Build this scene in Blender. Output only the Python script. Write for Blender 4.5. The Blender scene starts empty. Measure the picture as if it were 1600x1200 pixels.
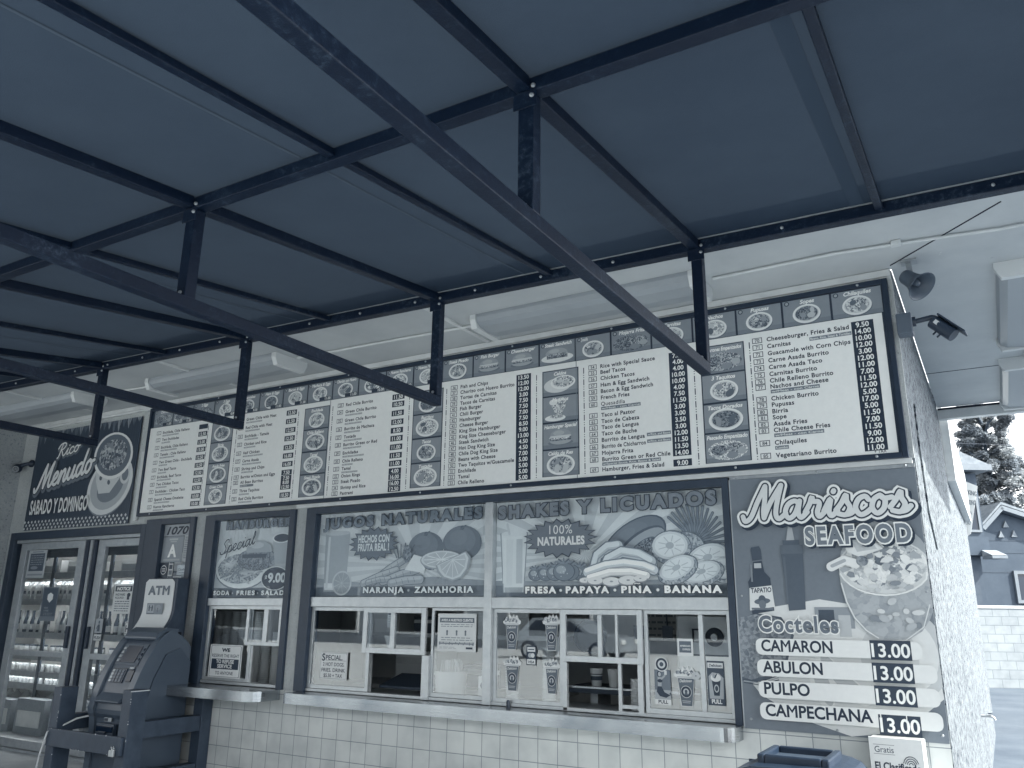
import bpy, math, random
from mathutils import Vector, Matrix
random.seed(7)
SC = bpy.context.scene
COL = SC.collection

# ------------------------------------------------------------------ camera
cam_d = bpy.data.cameras.new("camera"); cam = bpy.data.objects.new("camera", cam_d); COL.objects.link(cam)
RT = (0.86223343, 0.50640185, 0.01052020)
UP = (0.12941578, -0.24033738, 0.96202365)
FW = (-0.48969895, 0.82812747, 0.27276332)
cam.matrix_world = Matrix(((RT[0], UP[0], -FW[0], 0), (RT[1], UP[1], -FW[1], -5.3),
                           (RT[2], UP[2], -FW[2], 1.6), (0, 0, 0, 1)))
cam_d.sensor_width = 36; cam_d.lens = 28.419; cam_d.clip_start = 0.05; cam_d.clip_end = 2000
SC.camera = cam

# ------------------------------------------------------------------ world, sun, exposure
SUN_EL, SUN_AZ = math.radians(42), math.radians(4)         # towards +X, a little behind the front wall
w = bpy.data.worlds.new("World"); SC.world = w; w.use_nodes = True
nt = w.node_tree; nt.nodes.clear()
sky = nt.nodes.new('ShaderNodeTexSky'); sky.sky_type = 'NISHITA'; sky.sun_disc = False
sky.sun_elevation = SUN_EL; sky.sun_rotation = math.pi / 2 - SUN_AZ
bw = nt.nodes.new('ShaderNodeRGBToBW')
tint = nt.nodes.new('ShaderNodeMix'); tint.data_type = 'RGBA'; tint.blend_type = 'MULTIPLY'; tint.inputs[0].default_value = 1
tint.inputs[7].default_value = (.975, 1.0, 1.01, 1)
bg = nt.nodes.new('ShaderNodeBackground'); bg.inputs[1].default_value = 0.15
wo = nt.nodes.new('ShaderNodeOutputWorld')
nt.links.new(sky.outputs[0], bw.inputs[0]); nt.links.new(bw.outputs[0], tint.inputs[6])
nt.links.new(tint.outputs[2], bg.inputs[0]); nt.links.new(bg.outputs[0], wo.inputs[0])
sun_d = bpy.data.lights.new("sun", 'SUN'); sun = bpy.data.objects.new("sun", sun_d); COL.objects.link(sun)
sv = Vector((math.cos(SUN_EL) * math.cos(SUN_AZ), math.cos(SUN_EL) * math.sin(SUN_AZ), math.sin(SUN_EL)))
sun.rotation_euler = (-sv).to_track_quat('-Z', 'Y').to_euler(); sun.location = sv * 30
sun_d.energy = 2.0; sun_d.angle = math.radians(0.5); sun_d.color = (1.0, 0.97, 0.88)
SC.view_settings.view_transform = 'Standard'; SC.view_settings.look = 'None'
SC.view_settings.exposure = 2.5; SC.view_settings.gamma = 1; SC.view_settings.use_curve_mapping = False

# ------------------------------------------------------------------ helpers: colour and materials
def lin(c): return c / 12.92 if c <= 0.04045 else ((c + 0.055) / 1.055) ** 2.4
LO, HI = (9, 24, 43), (246, 247, 244)
def duo(L):                      # the whole place is toned dark blue to cream
    return tuple(lin((a + (b - a) * L) / 255) for a, b in zip(LO, HI)) + (1,)
MATS = {}
def mat(name, L=.5, rough=.6, metal=0, spec=.4, var=0, vs=6, bump=0, bs=60, coat=0, trans=0, emit=0):
    if name in MATS: return name
    m = bpy.data.materials.new(name); m.use_nodes = True; n = m.node_tree; N = n.nodes; K = n.links
    p = N['Principled BSDF']; p.inputs['Base Color'].default_value = duo(L)
    p.inputs['Roughness'].default_value = rough; p.inputs['Metallic'].default_value = metal
    p.inputs['Specular IOR Level'].default_value = spec; p.inputs['Coat Weight'].default_value = coat
    g = N.new('ShaderNodeNewGeometry')
    if var:
        t = N.new('ShaderNodeTexNoise'); t.inputs['Scale'].default_value = vs; t.inputs['Detail'].default_value = 6
        t.inputs['Roughness'].default_value = .65
        r = N.new('ShaderNodeValToRGB'); e = r.color_ramp.elements
        e[0].position = .3; e[1].position = .7
        e[0].color = duo(max(0, L - var)); e[1].color = duo(min(1, L + var))
        K.new(g.outputs['Position'], t.inputs['Vector']); K.new(t.outputs[0], r.inputs[0]); K.new(r.outputs[0], p.inputs['Base Color'])
        mr = N.new('ShaderNodeMapRange'); mr.inputs[3].default_value = max(.02, rough - .12); mr.inputs[4].default_value = min(1, rough + .12)
        K.new(t.outputs[0], mr.inputs[0]); K.new(mr.outputs[0], p.inputs['Roughness'])
    if bump:
        t2 = N.new('ShaderNodeTexNoise'); t2.inputs['Scale'].default_value = bs; t2.inputs['Detail'].default_value = 5
        b = N.new('ShaderNodeBump'); b.inputs['Strength'].default_value = bump; b.inputs['Distance'].default_value = .01
        K.new(g.outputs['Position'], t2.inputs['Vector']); K.new(t2.outputs[0], b.inputs['Height']); K.new(b.outputs[0], p.inputs['Normal'])
    if emit:
        p.inputs['Emission Color'].default_value = (1, .98, .93, 1); p.inputs['Emission Strength'].default_value = emit
    if trans:                     # thin cloth that lets some sun through
        tr = N.new('ShaderNodeBsdfTranslucent'); tr.inputs[0].default_value = duo(L + .12)
        mx = N.new('ShaderNodeMixShader'); mx.inputs[0].default_value = trans
        K.new(p.outputs[0], mx.inputs[1]); K.new(tr.outputs[0], mx.inputs[2]); K.new(mx.outputs[0], N['Material Output'].inputs[0])
    MATS[name] = m; return name
def tone(L):                      # printed ink
    k = int(round(L * 40)); return mat('print_ink_%d' % k, k / 40, .42, spec=.35, var=.012, vs=30)
def paint(L): k = int(round(L * 40)); return mat('paint_%d' % k, k / 40, .5, spec=.4, var=.03, vs=9, bump=.08, bs=90)

def custom(name):
    m = bpy.data.materials.new(name); m.use_nodes = True; MATS[name] = m
    return m.node_tree, m.node_tree.nodes, m.node_tree.links, m.node_tree.nodes['Principled BSDF']
def node(N, t, **kw):
    x = N.new(t)
    for k, v in kw.items():
        x.inputs[k.replace('_', ' ')].default_value = v
    return x
def ramp(N, stops):
    r = N.new('ShaderNodeValToRGB'); e = r.color_ramp.elements
    while len(e) < len(stops): e.new(.5)
    for q, (p, L) in zip(e, stops): q.position = p; q.color = duo(L)
    return r
def stucco(name, L, pit, bumpd, sc=1.0, zs=1.0, dark=.35, soft=.07):
    n, N, K, p = custom(name); g = N.new('ShaderNodeNewGeometry')
    mp = N.new('ShaderNodeMapping'); mp.inputs['Scale'].default_value = (1, 1, zs); K.new(g.outputs['Position'], mp.inputs[0])
    a = node(N, 'ShaderNodeTexNoise', Scale=46 * sc, Detail=7, Roughness=.7); K.new(mp.outputs[0], a.inputs['Vector'])
    b = node(N, 'ShaderNodeTexNoise', Scale=1.6, Detail=5, Roughness=.6); K.new(g.outputs['Position'], b.inputs['Vector'])
    r = ramp(N, [(pit - soft, L - dark), (pit, L - .02), (.75, L + .05)]); K.new(a.outputs[0], r.inputs[0])
    r2 = ramp(N, [(.3, .78), (.65, 1.0)]); K.new(b.outputs[0], r2.inputs[0])
    mx = N.new('ShaderNodeMix'); mx.data_type = 'RGBA'; mx.blend_type = 'MULTIPLY'; mx.inputs[0].default_value = .6
    K.new(r.outputs[0], mx.inputs[6]); K.new(r2.outputs[0], mx.inputs[7]); K.new(mx.outputs[2], p.inputs['Base Color'])
    p.inputs['Roughness'].default_value = .9
    bm = node(N, 'ShaderNodeBump', Strength=1.0, Distance=bumpd); K.new(a.outputs[0], bm.inputs['Height']); K.new(bm.outputs[0], p.inputs['Normal'])
    return name
stucco('stucco_front', .76, .40, .012, dark=.22)
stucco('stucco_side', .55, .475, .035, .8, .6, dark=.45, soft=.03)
stucco('stucco_left', .66, .42, .014, dark=.25)

def bricks(name, w_, h_, x0, z0, L, mort, Lm, off, src='pos', rough=.3, var=.03, bump=.4):
    n, N, K, p = custom(name)
    s = N.new('ShaderNodeNewGeometry').outputs['Position'] if src == 'pos' else N.new('ShaderNodeTexCoord').outputs['Object']
    sp = N.new('ShaderNodeSeparateXYZ'); K.new(s, sp.inputs[0])
    cb = N.new('ShaderNodeCombineXYZ')
    for i, o, s0 in ((0, 'X', x0), (1, 'Z', z0)):
        ad = N.new('ShaderNodeMath'); ad.operation = 'SUBTRACT'; ad.inputs[1].default_value = s0
        K.new(sp.outputs[o], ad.inputs[0]); K.new(ad.outputs[0], cb.inputs[i])
    b = N.new('ShaderNodeTexBrick'); b.offset = off; b.squash = 1
    b.inputs['Scale'].default_value = 1; b.inputs['Brick Width'].default_value = w_; b.inputs['Row Height'].default_value = h_
    b.inputs['Mortar Size'].default_value = mort; b.inputs['Mortar Smooth'].default_value = .2; b.inputs['Bias'].default_value = 0
    b.inputs['Color1'].default_value = duo(L - var); b.inputs['Color2'].default_value = duo(L + var); b.inputs['Mortar'].default_value = duo(Lm)
    K.new(cb.outputs[0], b.inputs['Vector'])
    t = node(N, 'ShaderNodeTexNoise', Scale=5, Detail=5); K.new(s, t.inputs['Vector'])
    r = ramp(N, [(.3, .86), (.6, 1.0)]); K.new(t.outputs[0], r.inputs[0])
    mx = N.new('ShaderNodeMix'); mx.data_type = 'RGBA'; mx.blend_type = 'MULTIPLY'; mx.inputs[0].default_value = .7
    K.new(b.outputs[0], mx.inputs[6]); K.new(r.outputs[0], mx.inputs[7]); K.new(mx.outputs[2], p.inputs['Base Color'])
    p.inputs['Roughness'].default_value = rough
    bm = node(N, 'ShaderNodeBump', Strength=bump, Distance=.004); bm.invert = True
    K.new(b.outputs['Fac'], bm.inputs['Height']); K.new(bm.outputs[0], p.inputs['Normal'])
    return name
bricks('wall_tile', .152, .152, -4.864 - .152 * 12, .7695 - .152 * 6, .83, .003, .56, 0, rough=.22, var=.022)
bricks('block_paint', .40, .205, 0, 0, .58, .009, .48, .5, src='obj', rough=.85, var=.015, bump=.7)

def food(name, stops, scale, rnd=1.0):
    n, N, K, p = custom(name); g = N.new('ShaderNodeNewGeometry')
    ns = node(N, 'ShaderNodeTexNoise', Scale=scale * .7, Detail=3); K.new(g.outputs['Position'], ns.inputs['Vector'])
    va = N.new('ShaderNodeVectorMath'); va.operation = 'MULTIPLY_ADD'
    va.inputs[1].default_value = (1.2 / scale,) * 3; K.new(ns.outputs['Color'], va.inputs[0]); K.new(g.outputs['Position'], va.inputs[2])
    v = node(N, 'ShaderNodeTexVoronoi', Scale=scale, Randomness=rnd); K.new(va.outputs[0], v.inputs['Vector'])
    bwn = N.new('ShaderNodeRGBToBW'); K.new(v.outputs['Color'], bwn.inputs[0])
    ns2 = node(N, 'ShaderNodeTexNoise', Scale=scale * 2.5, Detail=4); K.new(g.outputs['Position'], ns2.inputs['Vector'])
    mm = N.new('ShaderNodeMath'); mm.operation = 'MULTIPLY_ADD'; mm.inputs[1].default_value = .5
    K.new(ns2.outputs[0], mm.inputs[0]); K.new(bwn.outputs[0], mm.inputs[2])
    r = ramp(N, stops); K.new(mm.outputs[0], r.inputs[0]); K.new(r.outputs[0], p.inputs['Base Color'])
    p.inputs['Roughness'].default_value = .42
    return name
FOODS = [food('food_print_a', [(.45, .22), (.7, .45), (.95, .7)], 110), food('food_print_b', [(.4, .3), (.7, .6), (.95, .85)], 100),
         food('food_print_c', [(.45, .15), (.75, .38), (1, .55)], 120), food('food_print_d', [(.4, .4), (.7, .68), (.95, .9)], 130)]
food('cocktail_print', [(.42, .45), (.62, .66), (.8, .82), (1, .92)], 34)
food('broth_print', [(.4, .57), (.7, .62), (1, .67)], 26)
food('menudo_print', [(.45, .18), (.75, .42), (1, .72)], 45)
food('fries_print', [(.42, .38), (.7, .58), (1, .78)], 70)
food('fruit_print', [(.4, .50), (.7, .60), (1, .70)], 55)
food('pineapple_print', [(.4, .38), (.7, .55), (1, .72)], 70)
food('leaf_print', [(.4, .28), (.7, .42), (1, .58)], 60)
food('tortilla_print', [(.4, .36), (.7, .46), (1, .56)], 55)

def brushed(name):
    n, N, K, p = custom(name); g = N.new('ShaderNodeNewGeometry'); mp = N.new('ShaderNodeMapping'); mp.inputs['Scale'].default_value = (1.2, 1.2, 120); K.new(g.outputs['Position'], mp.inputs[0])
    a = node(N, 'ShaderNodeTexNoise', Scale=2.2, Detail=6, Roughness=.7); K.new(mp.outputs[0], a.inputs['Vector'])
    c = node(N, 'ShaderNodeTexNoise', Scale=3.2, Detail=3); K.new(g.outputs['Position'], c.inputs['Vector'])
    r = ramp(N, [(.3, .56), (.7, .74)]); K.new(c.outputs[0], r.inputs[0]); K.new(r.outputs[0], p.inputs['Base Color'])
    p.inputs['Metallic'].default_value = .95
    mr = N.new('ShaderNodeMapRange'); mr.inputs[3].default_value = .16; mr.inputs[4].default_value = .34; K.new(a.outputs[0], mr.inputs[0]); K.new(mr.outputs[0], p.inputs['Roughness'])
    ad = N.new('ShaderNodeMath'); ad.operation = 'MULTIPLY_ADD'; ad.inputs[1].default_value = 3.0; K.new(c.outputs[0], ad.inputs[0]); K.new(a.outputs[0], ad.inputs[2])
    bm = node(N, 'ShaderNodeBump', Strength=.10, Distance=.004); K.new(ad.outputs[0], bm.inputs['Height']); K.new(bm.outputs[0], p.inputs['Normal'])
    return name
def worn(name, L, chipL):          # dark enamel with scuffs and small chips
    n, N, K, p = custom(name); g = N.new('ShaderNodeNewGeometry')
    a = node(N, 'ShaderNodeTexNoise', Scale=38, Detail=8, Roughness=.75); K.new(g.outputs['Position'], a.inputs['Vector'])
    c = node(N, 'ShaderNodeTexNoise', Scale=2.5, Detail=4); K.new(g.outputs['Position'], c.inputs['Vector'])
    mm = N.new('ShaderNodeMath'); mm.operation = 'MULTIPLY_ADD'; mm.inputs[1].default_value = .45; K.new(c.outputs[0], mm.inputs[0]); K.new(a.outputs[0], mm.inputs[2])
    r = ramp(N, [(.70, L), (.80, L + .035), (.93, chipL), (1, chipL + .1)]); K.new(mm.outputs[0], r.inputs[0]); K.new(r.outputs[0], p.inputs['Base Color'])
    p.inputs['Roughness'].default_value = .45; p.inputs['Specular IOR Level'].default_value = .22
    bm = node(N, 'ShaderNodeBump', Strength=.5, Distance=.003); K.new(a.outputs[0], bm.inputs['Height']); K.new(bm.outputs[0], p.inputs['Normal'])
    return name
def glass(name, tr, fac, L=.9):
    m = bpy.data.materials.new(name); m.use_nodes = True; N = m.node_tree.nodes; K = m.node_tree.links; N.clear()
    o = N.new('ShaderNodeOutputMaterial'); t = N.new('ShaderNodeBsdfTransparent'); t.inputs[0].default_value = (tr * .97, tr, tr * 1.02, 1)
    g = N.new('ShaderNodeBsdfGlossy'); g.inputs['Roughness'].default_value = .015; g.inputs[0].default_value = (.93, .97, 1, 1)
    lw = N.new('ShaderNodeLayerWeight'); lw.inputs[0].default_value = .35
    pw = N.new('ShaderNodeMath'); pw.operation = 'POWER'; pw.inputs[1].default_value = 5; K.new(lw.outputs['Facing'], pw.inputs[0])
    lw.inputs[0].default_value = .5
    ma = N.new('ShaderNodeMath'); ma.operation = 'MULTIPLY_ADD'; ma.inputs[1].default_value = .5; ma.inputs[2].default_value = fac
    K.new(pw.outputs[0], ma.inputs[0])
    mx = N.new('ShaderNodeMixShader'); K.new(ma.outputs[0], mx.inputs[0]); K.new(t.outputs[0], mx.inputs[1]); K.new(g.outputs[0], mx.inputs[2])
    K.new(mx.outputs[0], o.inputs[0]); MATS[name] = m; return name
glass('window_glass', .98, .15); glass('poster_glass', .98, .045)
mat('aluminium', .74, .34, .55, var=.04, vs=14, bump=.03)
mat('aluminium_dull', .62, .45, .4, var=.05, vs=14)
brushed('steel')
mat('dark_frame', .15, .45, spec=.4, var=.03, vs=8, bump=.05)
worn('canopy_tube', 0, .16)
mat('canopy_hem', .185, .85, spec=.1)
mat('canopy_cloth', .15, .85, spec=.1, var=.03, vs=.9, bump=.1, bs=220, trans=.06)
mat('canopy_seam', .26, .85, spec=.1)
mat('soffit_paint', .73, .7, spec=.25, var=.035, vs=1.8, bump=.15, bs=8)
mat('trim_paint', .80, .6, var=.04, vs=6, bump=.1)
mat('fixture_lens', .58, .4, spec=.4, var=.02, vs=2)
mat('fixture_body', .80, .45)
mat('concrete', .62, .9, var=.07, vs=2.2, bump=.3, bs=40)
mat('asphalt', .29, .95, var=.05, vs=1.2, bump=.5, bs=90)
mat('atm_shell', .22, .4, spec=.45, var=.012, vs=4, bump=.08, bs=220)
mat('atm_cheek', .27, .36, spec=.45, var=.012, vs=4, bump=.08, bs=220)
mat('guard_steel', .16, .5, spec=.4, var=.04, vs=10, bump=.1, bs=120)
mat('chip', .72, .7)
mat('screen_glass', .06, .16, spec=.3)
mat('bin_plastic', .09, .38, spec=.45, var=.03, vs=9, bump=.12, bs=180)
mat('black_plastic', .10, .4, spec=.45, var=.02)
mat('horn_plastic', .26, .45, spec=.4, var=.02)
mat('room_wall', .85, .7, var=.05, vs=2)
mat('room_floor', .6, .5, var=.05, vs=3)
mat('room_steel', .74, .35, .5, var=.06, vs=5)
mat('room_dark', .2, .5, var=.04)
mat('bottle_clear', .72, .12, spec=.6); mat('bottle_dark', .18, .12, spec=.6)
mat('cooler_lamp', .95, .5, emit=5.5)
mat('cardboard', .5, .8, var=.04)
mat('bark', .25, .9, var=.08, vs=8, bump=.5)
mat('house_trim', .44, .6, var=.03)
mat('house_stucco', .25, .9, var=.03, vs=2, bump=.2)
mat('house_dark', .24, .7, var=.03)
mat('roof_shingle', .48, .9, var=.08, vs=5, bump=.4, bs=40)
for i, (a, t_) in enumerate(((.44, .25), (.53, .3), (.62, .35))):
    mat('leaf_%d' % i, a, .6, spec=.3, trans=t_)

# ------------------------------------------------------------------ helpers: meshes
WL = {}
class MB:
    def __init__(s): s.v = []; s.f = []; s.m = []; s.sm = []; s.mats = []
    def mi(s, m):
        if m not in s.mats: s.mats.append(m)
        return s.mats.index(m)
    def add(s, vs, fs, m, smooth=False):
        o = len(s.v); s.v += [tuple(v) for v in vs]; k = s.mi(m)
        for f in fs: s.f.append([i + o for i in f]); s.m.append(k); s.sm.append(smooth)
    def box(s, x0, x1, y0, y1, z0, z1, m):
        s.add([(x0, y0, z0), (x1, y0, z0), (x1, y1, z0), (x0, y1, z0), (x0, y0, z1), (x1, y0, z1), (x1, y1, z1), (x0, y1, z1)],
              [(0, 3, 2, 1), (4, 5, 6, 7), (0, 1, 5, 4), (1, 2, 6, 5), (2, 3, 7, 6), (3, 0, 4, 7)], m)
    def sheet(s, x0, x1, y, z0, z1, m): s.add([(x0, y, z0), (x1, y, z0), (x1, y, z1), (x0, y, z1)], [(0, 1, 2, 3)], m)
    def bar(s, a, b, wd, ht, m, up=(0, 0, 1)):
        a, b = Vector(a), Vector(b); d = (b - a).normalized(); sd = d.cross(Vector(up)).normalized(); u = sd.cross(d)
        vs = [p + sd * (i * wd / 2) + u * (j * ht / 2) for p in (a, b) for i, j in ((-1, -1), (1, -1), (1, 1), (-1, 1))]
        s.add(vs, [(3, 2, 1, 0), (4, 5, 6, 7), (0, 1, 5, 4), (1, 2, 6, 5), (2, 3, 7, 6), (3, 0, 4, 7)], m)
    def tube(s, pts, r, m, n=8, caps=True):
        pts = [Vector(p) for p in pts]; rs = r if isinstance(r, (list, tuple)) else [r] * len(pts); vs = []; fs = []
        for i, p in enumerate(pts):
            d = (pts[min(i + 1, len(pts) - 1)] - pts[max(i - 1, 0)]).normalized()
            h = Vector((0, 0, 1)) if abs(d.z) < .9 else Vector((1, 0, 0)); a = d.cross(h).normalized(); b = d.cross(a)
            for k in range(n): t = 2 * math.pi * k / n; vs.append(p + (a * math.cos(t) + b * math.sin(t)) * rs[i])
        for i in range(len(pts) - 1):
            for k in range(n): fs.append((i * n + k, i * n + (k + 1) % n, (i + 1) * n + (k + 1) % n, (i + 1) * n + k))
        s.add(vs, fs, m, True)
        if caps:
            s.add(vs[:n], [tuple(range(n))], m); s.add(vs[-n:], [tuple(range(n))[::-1]], m)
    def lathe(s, prof, c, m, n=20, axis=None):
        ax = Vector(axis).normalized() if axis else Vector((0, 0, 1)); h = Vector((1, 0, 0)) if abs(ax.x) < .9 else Vector((0, 1, 0))
        a = ax.cross(h).normalized(); b = ax.cross(a); c = Vector(c)
        vs = [c + ax * z + (a * math.cos(2 * math.pi * k / n) + b * math.sin(2 * math.pi * k / n)) * r for r, z in prof for k in range(n)]
        fs = [(i * n + k, i * n + (k + 1) % n, (i + 1) * n + (k + 1) % n, (i + 1) * n + k) for i in range(len(prof) - 1) for k in range(n)]
        s.add(vs, fs, m, True)
        if prof[0][0] > 1e-4: s.add(vs[:n], [tuple(range(n))], m)
        if prof[-1][0] > 1e-4: s.add(vs[-n:], [tuple(range(n))[::-1]], m)
    def prism_x(s, prof, x0, x1, m, smooth=False):      # closed (y,z) outline pushed along x
        n = len(prof); vs = [(x0, y, z) for y, z in prof] + [(x1, y, z) for y, z in prof]
        s.add(vs, [(i, (i + 1) % n, n + (i + 1) % n, n + i) for i in range(n)], m, smooth)
        s.add(vs[:n], [tuple(range(n))[::-1]], m); s.add(vs[n:], [tuple(range(n))], m)
    def prism_y(s, pts, y0, y1, m):                       # closed (x,z) outline pushed along y
        n = len(pts); vs = [(x, y0, z) for x, z in pts] + [(x, y1, z) for x, z in pts]
        s.add(vs, [(i, (i + 1) % n, n + (i + 1) % n, n + i) for i in range(n)], m)
        s.add(vs[:n], [tuple(range(n))], m); s.add(vs[n:], [tuple(range(n))[::-1]], m)
    def rect(s, x0, x1, z0, z1, t, y0, y1, m, b=None):    # four butted bars of a frame
        b = t if b is None else b
        s.box(x0, x0 + t, y0, y1, z0, z1, m); s.box(x1 - t, x1, y0, y1, z0, z1, m)
        s.box(x0 + t, x1 - t, y0, y1, z1 - t, z1, m); s.box(x0 + t, x1 - t, y0, y1, z0, z0 + b, m)
    def build(s, name, parent=None, label=None, cat=None, group=None, kind=None, loc=None, bev=0, rz=None):
        if parent is not None: L = WL[parent]
        elif loc is not None: L = Vector(loc)
        else:
            xs, ys, zs = zip(*s.v); L = Vector(((min(xs) + max(xs)) / 2, (min(ys) + max(ys)) / 2, min(zs)))
        me = bpy.data.meshes.new(name); me.from_pydata([(v[0] - L.x, v[1] - L.y, v[2] - L.z) for v in s.v], [], s.f)
        for m in s.mats: me.materials.append(MATS[m])
        me.polygons.foreach_set('material_index', s.m); me.polygons.foreach_set('use_smooth', s.sm); me.update()
        o = bpy.data.objects.new(name, me); COL.objects.link(o); WL[o] = L
        if parent is not None: o.parent = parent
        else: o.location = L
        if rz: o.rotation_euler.z = rz
        tag(o, label, cat, group, kind)
        if bev:
            b = o.modifiers.new('edge', 'BEVEL'); b.width = bev; b.segments = 2; b.limit_method = 'ANGLE'
        return o
def tag(o, label=None, cat=None, group=None, kind=None):
    for k, v in (('label', label), ('category', cat), ('group', group), ('kind', kind)):
        if v: o[k] = v
def thing(name, loc, label=None, cat=None, group=None, kind=None):
    o = bpy.data.objects.new(name, None); o.empty_display_size = .2; COL.objects.link(o); o.location = loc; WL[o] = Vector(loc)
    tag(o, label, cat, group, kind); return o
def copy_thing(src, loc, label=None):
    kids = [c for c in COL.objects if c.parent is src]
    c = src.copy(); COL.objects.link(c); c.location = loc; WL[c] = Vector(loc)
    if label: c['label'] = label
    for k in kids:
        d = k.copy(); COL.objects.link(d); d.parent = c
        for g in [x for x in COL.objects if x.parent is k]:
            e = g.copy(); COL.objects.link(e); e.parent = d
    return c

# ------------------------------------------------------------------ helpers: lettering
TC = {}
def glyphs(s, bold, shear, space):
    if 'Q' in s: bold = min(bold, .012)                   # so does its Q
    key = (s, bold, shear, space)
    if key not in TC and 'M' in s and len(s) >= 1 and bold > 0:          # the font's own M breaks when thickened: set the word letter by letter
        vs, fs, cx, o = [], [], 0, bold
        bar_ = max(v[0] for v in glyphs('I', 0, 0, space)[0])
        for c in s:
            if c == 'M':
                L, R, T, B, st = .073 - o, .709 + o, .682 + o, -o, .098 + 2 * o
                g = [(L, B), (L + st, B), (L + st, .53 - 1.2 * o), (.391, .262 - 1.2 * o), (R - st, .53 - 1.2 * o), (R - st, B), (R, B), (R, T), (R - st * .9, T), (.391, .402 + .6 * o), (L + st * .9, T), (L, T)]
                gf = [(0, 1, 2, 10, 11), (2, 3, 9, 10), (3, 4, 8, 9), (4, 5, 6, 7, 8)]
            else: g, gf = glyphs(c, bold, 0, space)
            k = len(vs); vs += [(x + cx + shear * y, y) for x, y in g]; fs += [tuple(i + k for i in f) for f in gf]
            cx += (max(v[0] for v in glyphs(c + 'I', 0, 0, space)[0]) - bar_)
        TC[key] = (vs, fs)
    if key not in TC:
        cu = bpy.data.curves.new('t', 'FONT'); cu.body = s; cu.size = 1; cu.offset = bold; cu.shear = shear
        cu.resolution_u = 4; cu.space_character = space
        o = bpy.data.objects.new('t', cu); me = o.to_mesh()
        vs = [(v.co.x, v.co.y) for v in me.vertices]; fs = [tuple(p.vertices) for p in me.polygons]
        o.to_mesh_clear(); bpy.data.objects.remove(o); bpy.data.curves.remove(cu)
        TC[key] = (vs, fs)
    return TC[key]
def cap(bold): return max(v[1] for v in glyphs('H', bold, 0, 1)[0]) - min(v[1] for v in glyphs('H', bold, 0, 1)[0])
def text(mb, s, x, z, h, y, m, w=None, bold=.0, align='l', shear=0, space=1.0, rise=0, sx=1.0, maxw=None):
    """lettering facing the street: baseline z, cap height h, width w"""
    vs, fs = glyphs(s, bold, shear, space)
    if not vs: return
    k = h / cap(bold); a = min(v[0] for v in vs); b = max(v[0] for v in vs)
    kx = (w / (b - a)) if w else k * sx
    if maxw and kx * (b - a) > maxw: kx = maxw / (b - a)
    ww = (b - a) * kx; ox = {'l': 0, 'c': -ww / 2, 'r': -ww}[align]
    mb.add([(x + ox + (v[0] - a) * kx, y, z + v[1] * k + rise * ((v[0] - a) * kx)) for v in vs], fs, m)

def headline(mb, t, x, z, h, w, y, layers, space=1.3, rise=0):
    """heavy poster lettering; layers = (thickening, ink, dx, dz), all on the layout of the thickest one"""
    B = max(l[0] for l in layers); bar_ = max(v[0] for v in glyphs('I', 0, 0, space)[0]); pen = []; cx = 0
    for ch in t:
        pen.append(cx); cx += max(v[0] for v in glyphs(ch + 'I', 0, 0, space)[0]) - bar_
    ext = [v[0] + p for ch, p in zip(t, pen) for v in glyphs(ch, B, 0, space)[0]]; a, c = min(ext), max(ext)
    kx = w / (c - a); k = h / cap(B)
    for th, m, dx, dz in layers:
        for i, (ch, p) in enumerate(zip(t, pen)):
            vs, fs = glyphs(ch, th, 0, space)
            mb.add([(x + dx + (v[0] + p - a) * kx, y - .0005 * (i % 2), z + dz + (v[1] + B) * k + rise * (v[0] + p - a) * kx) for v in vs], fs, m)
        y -= .0012
    return y
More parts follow.
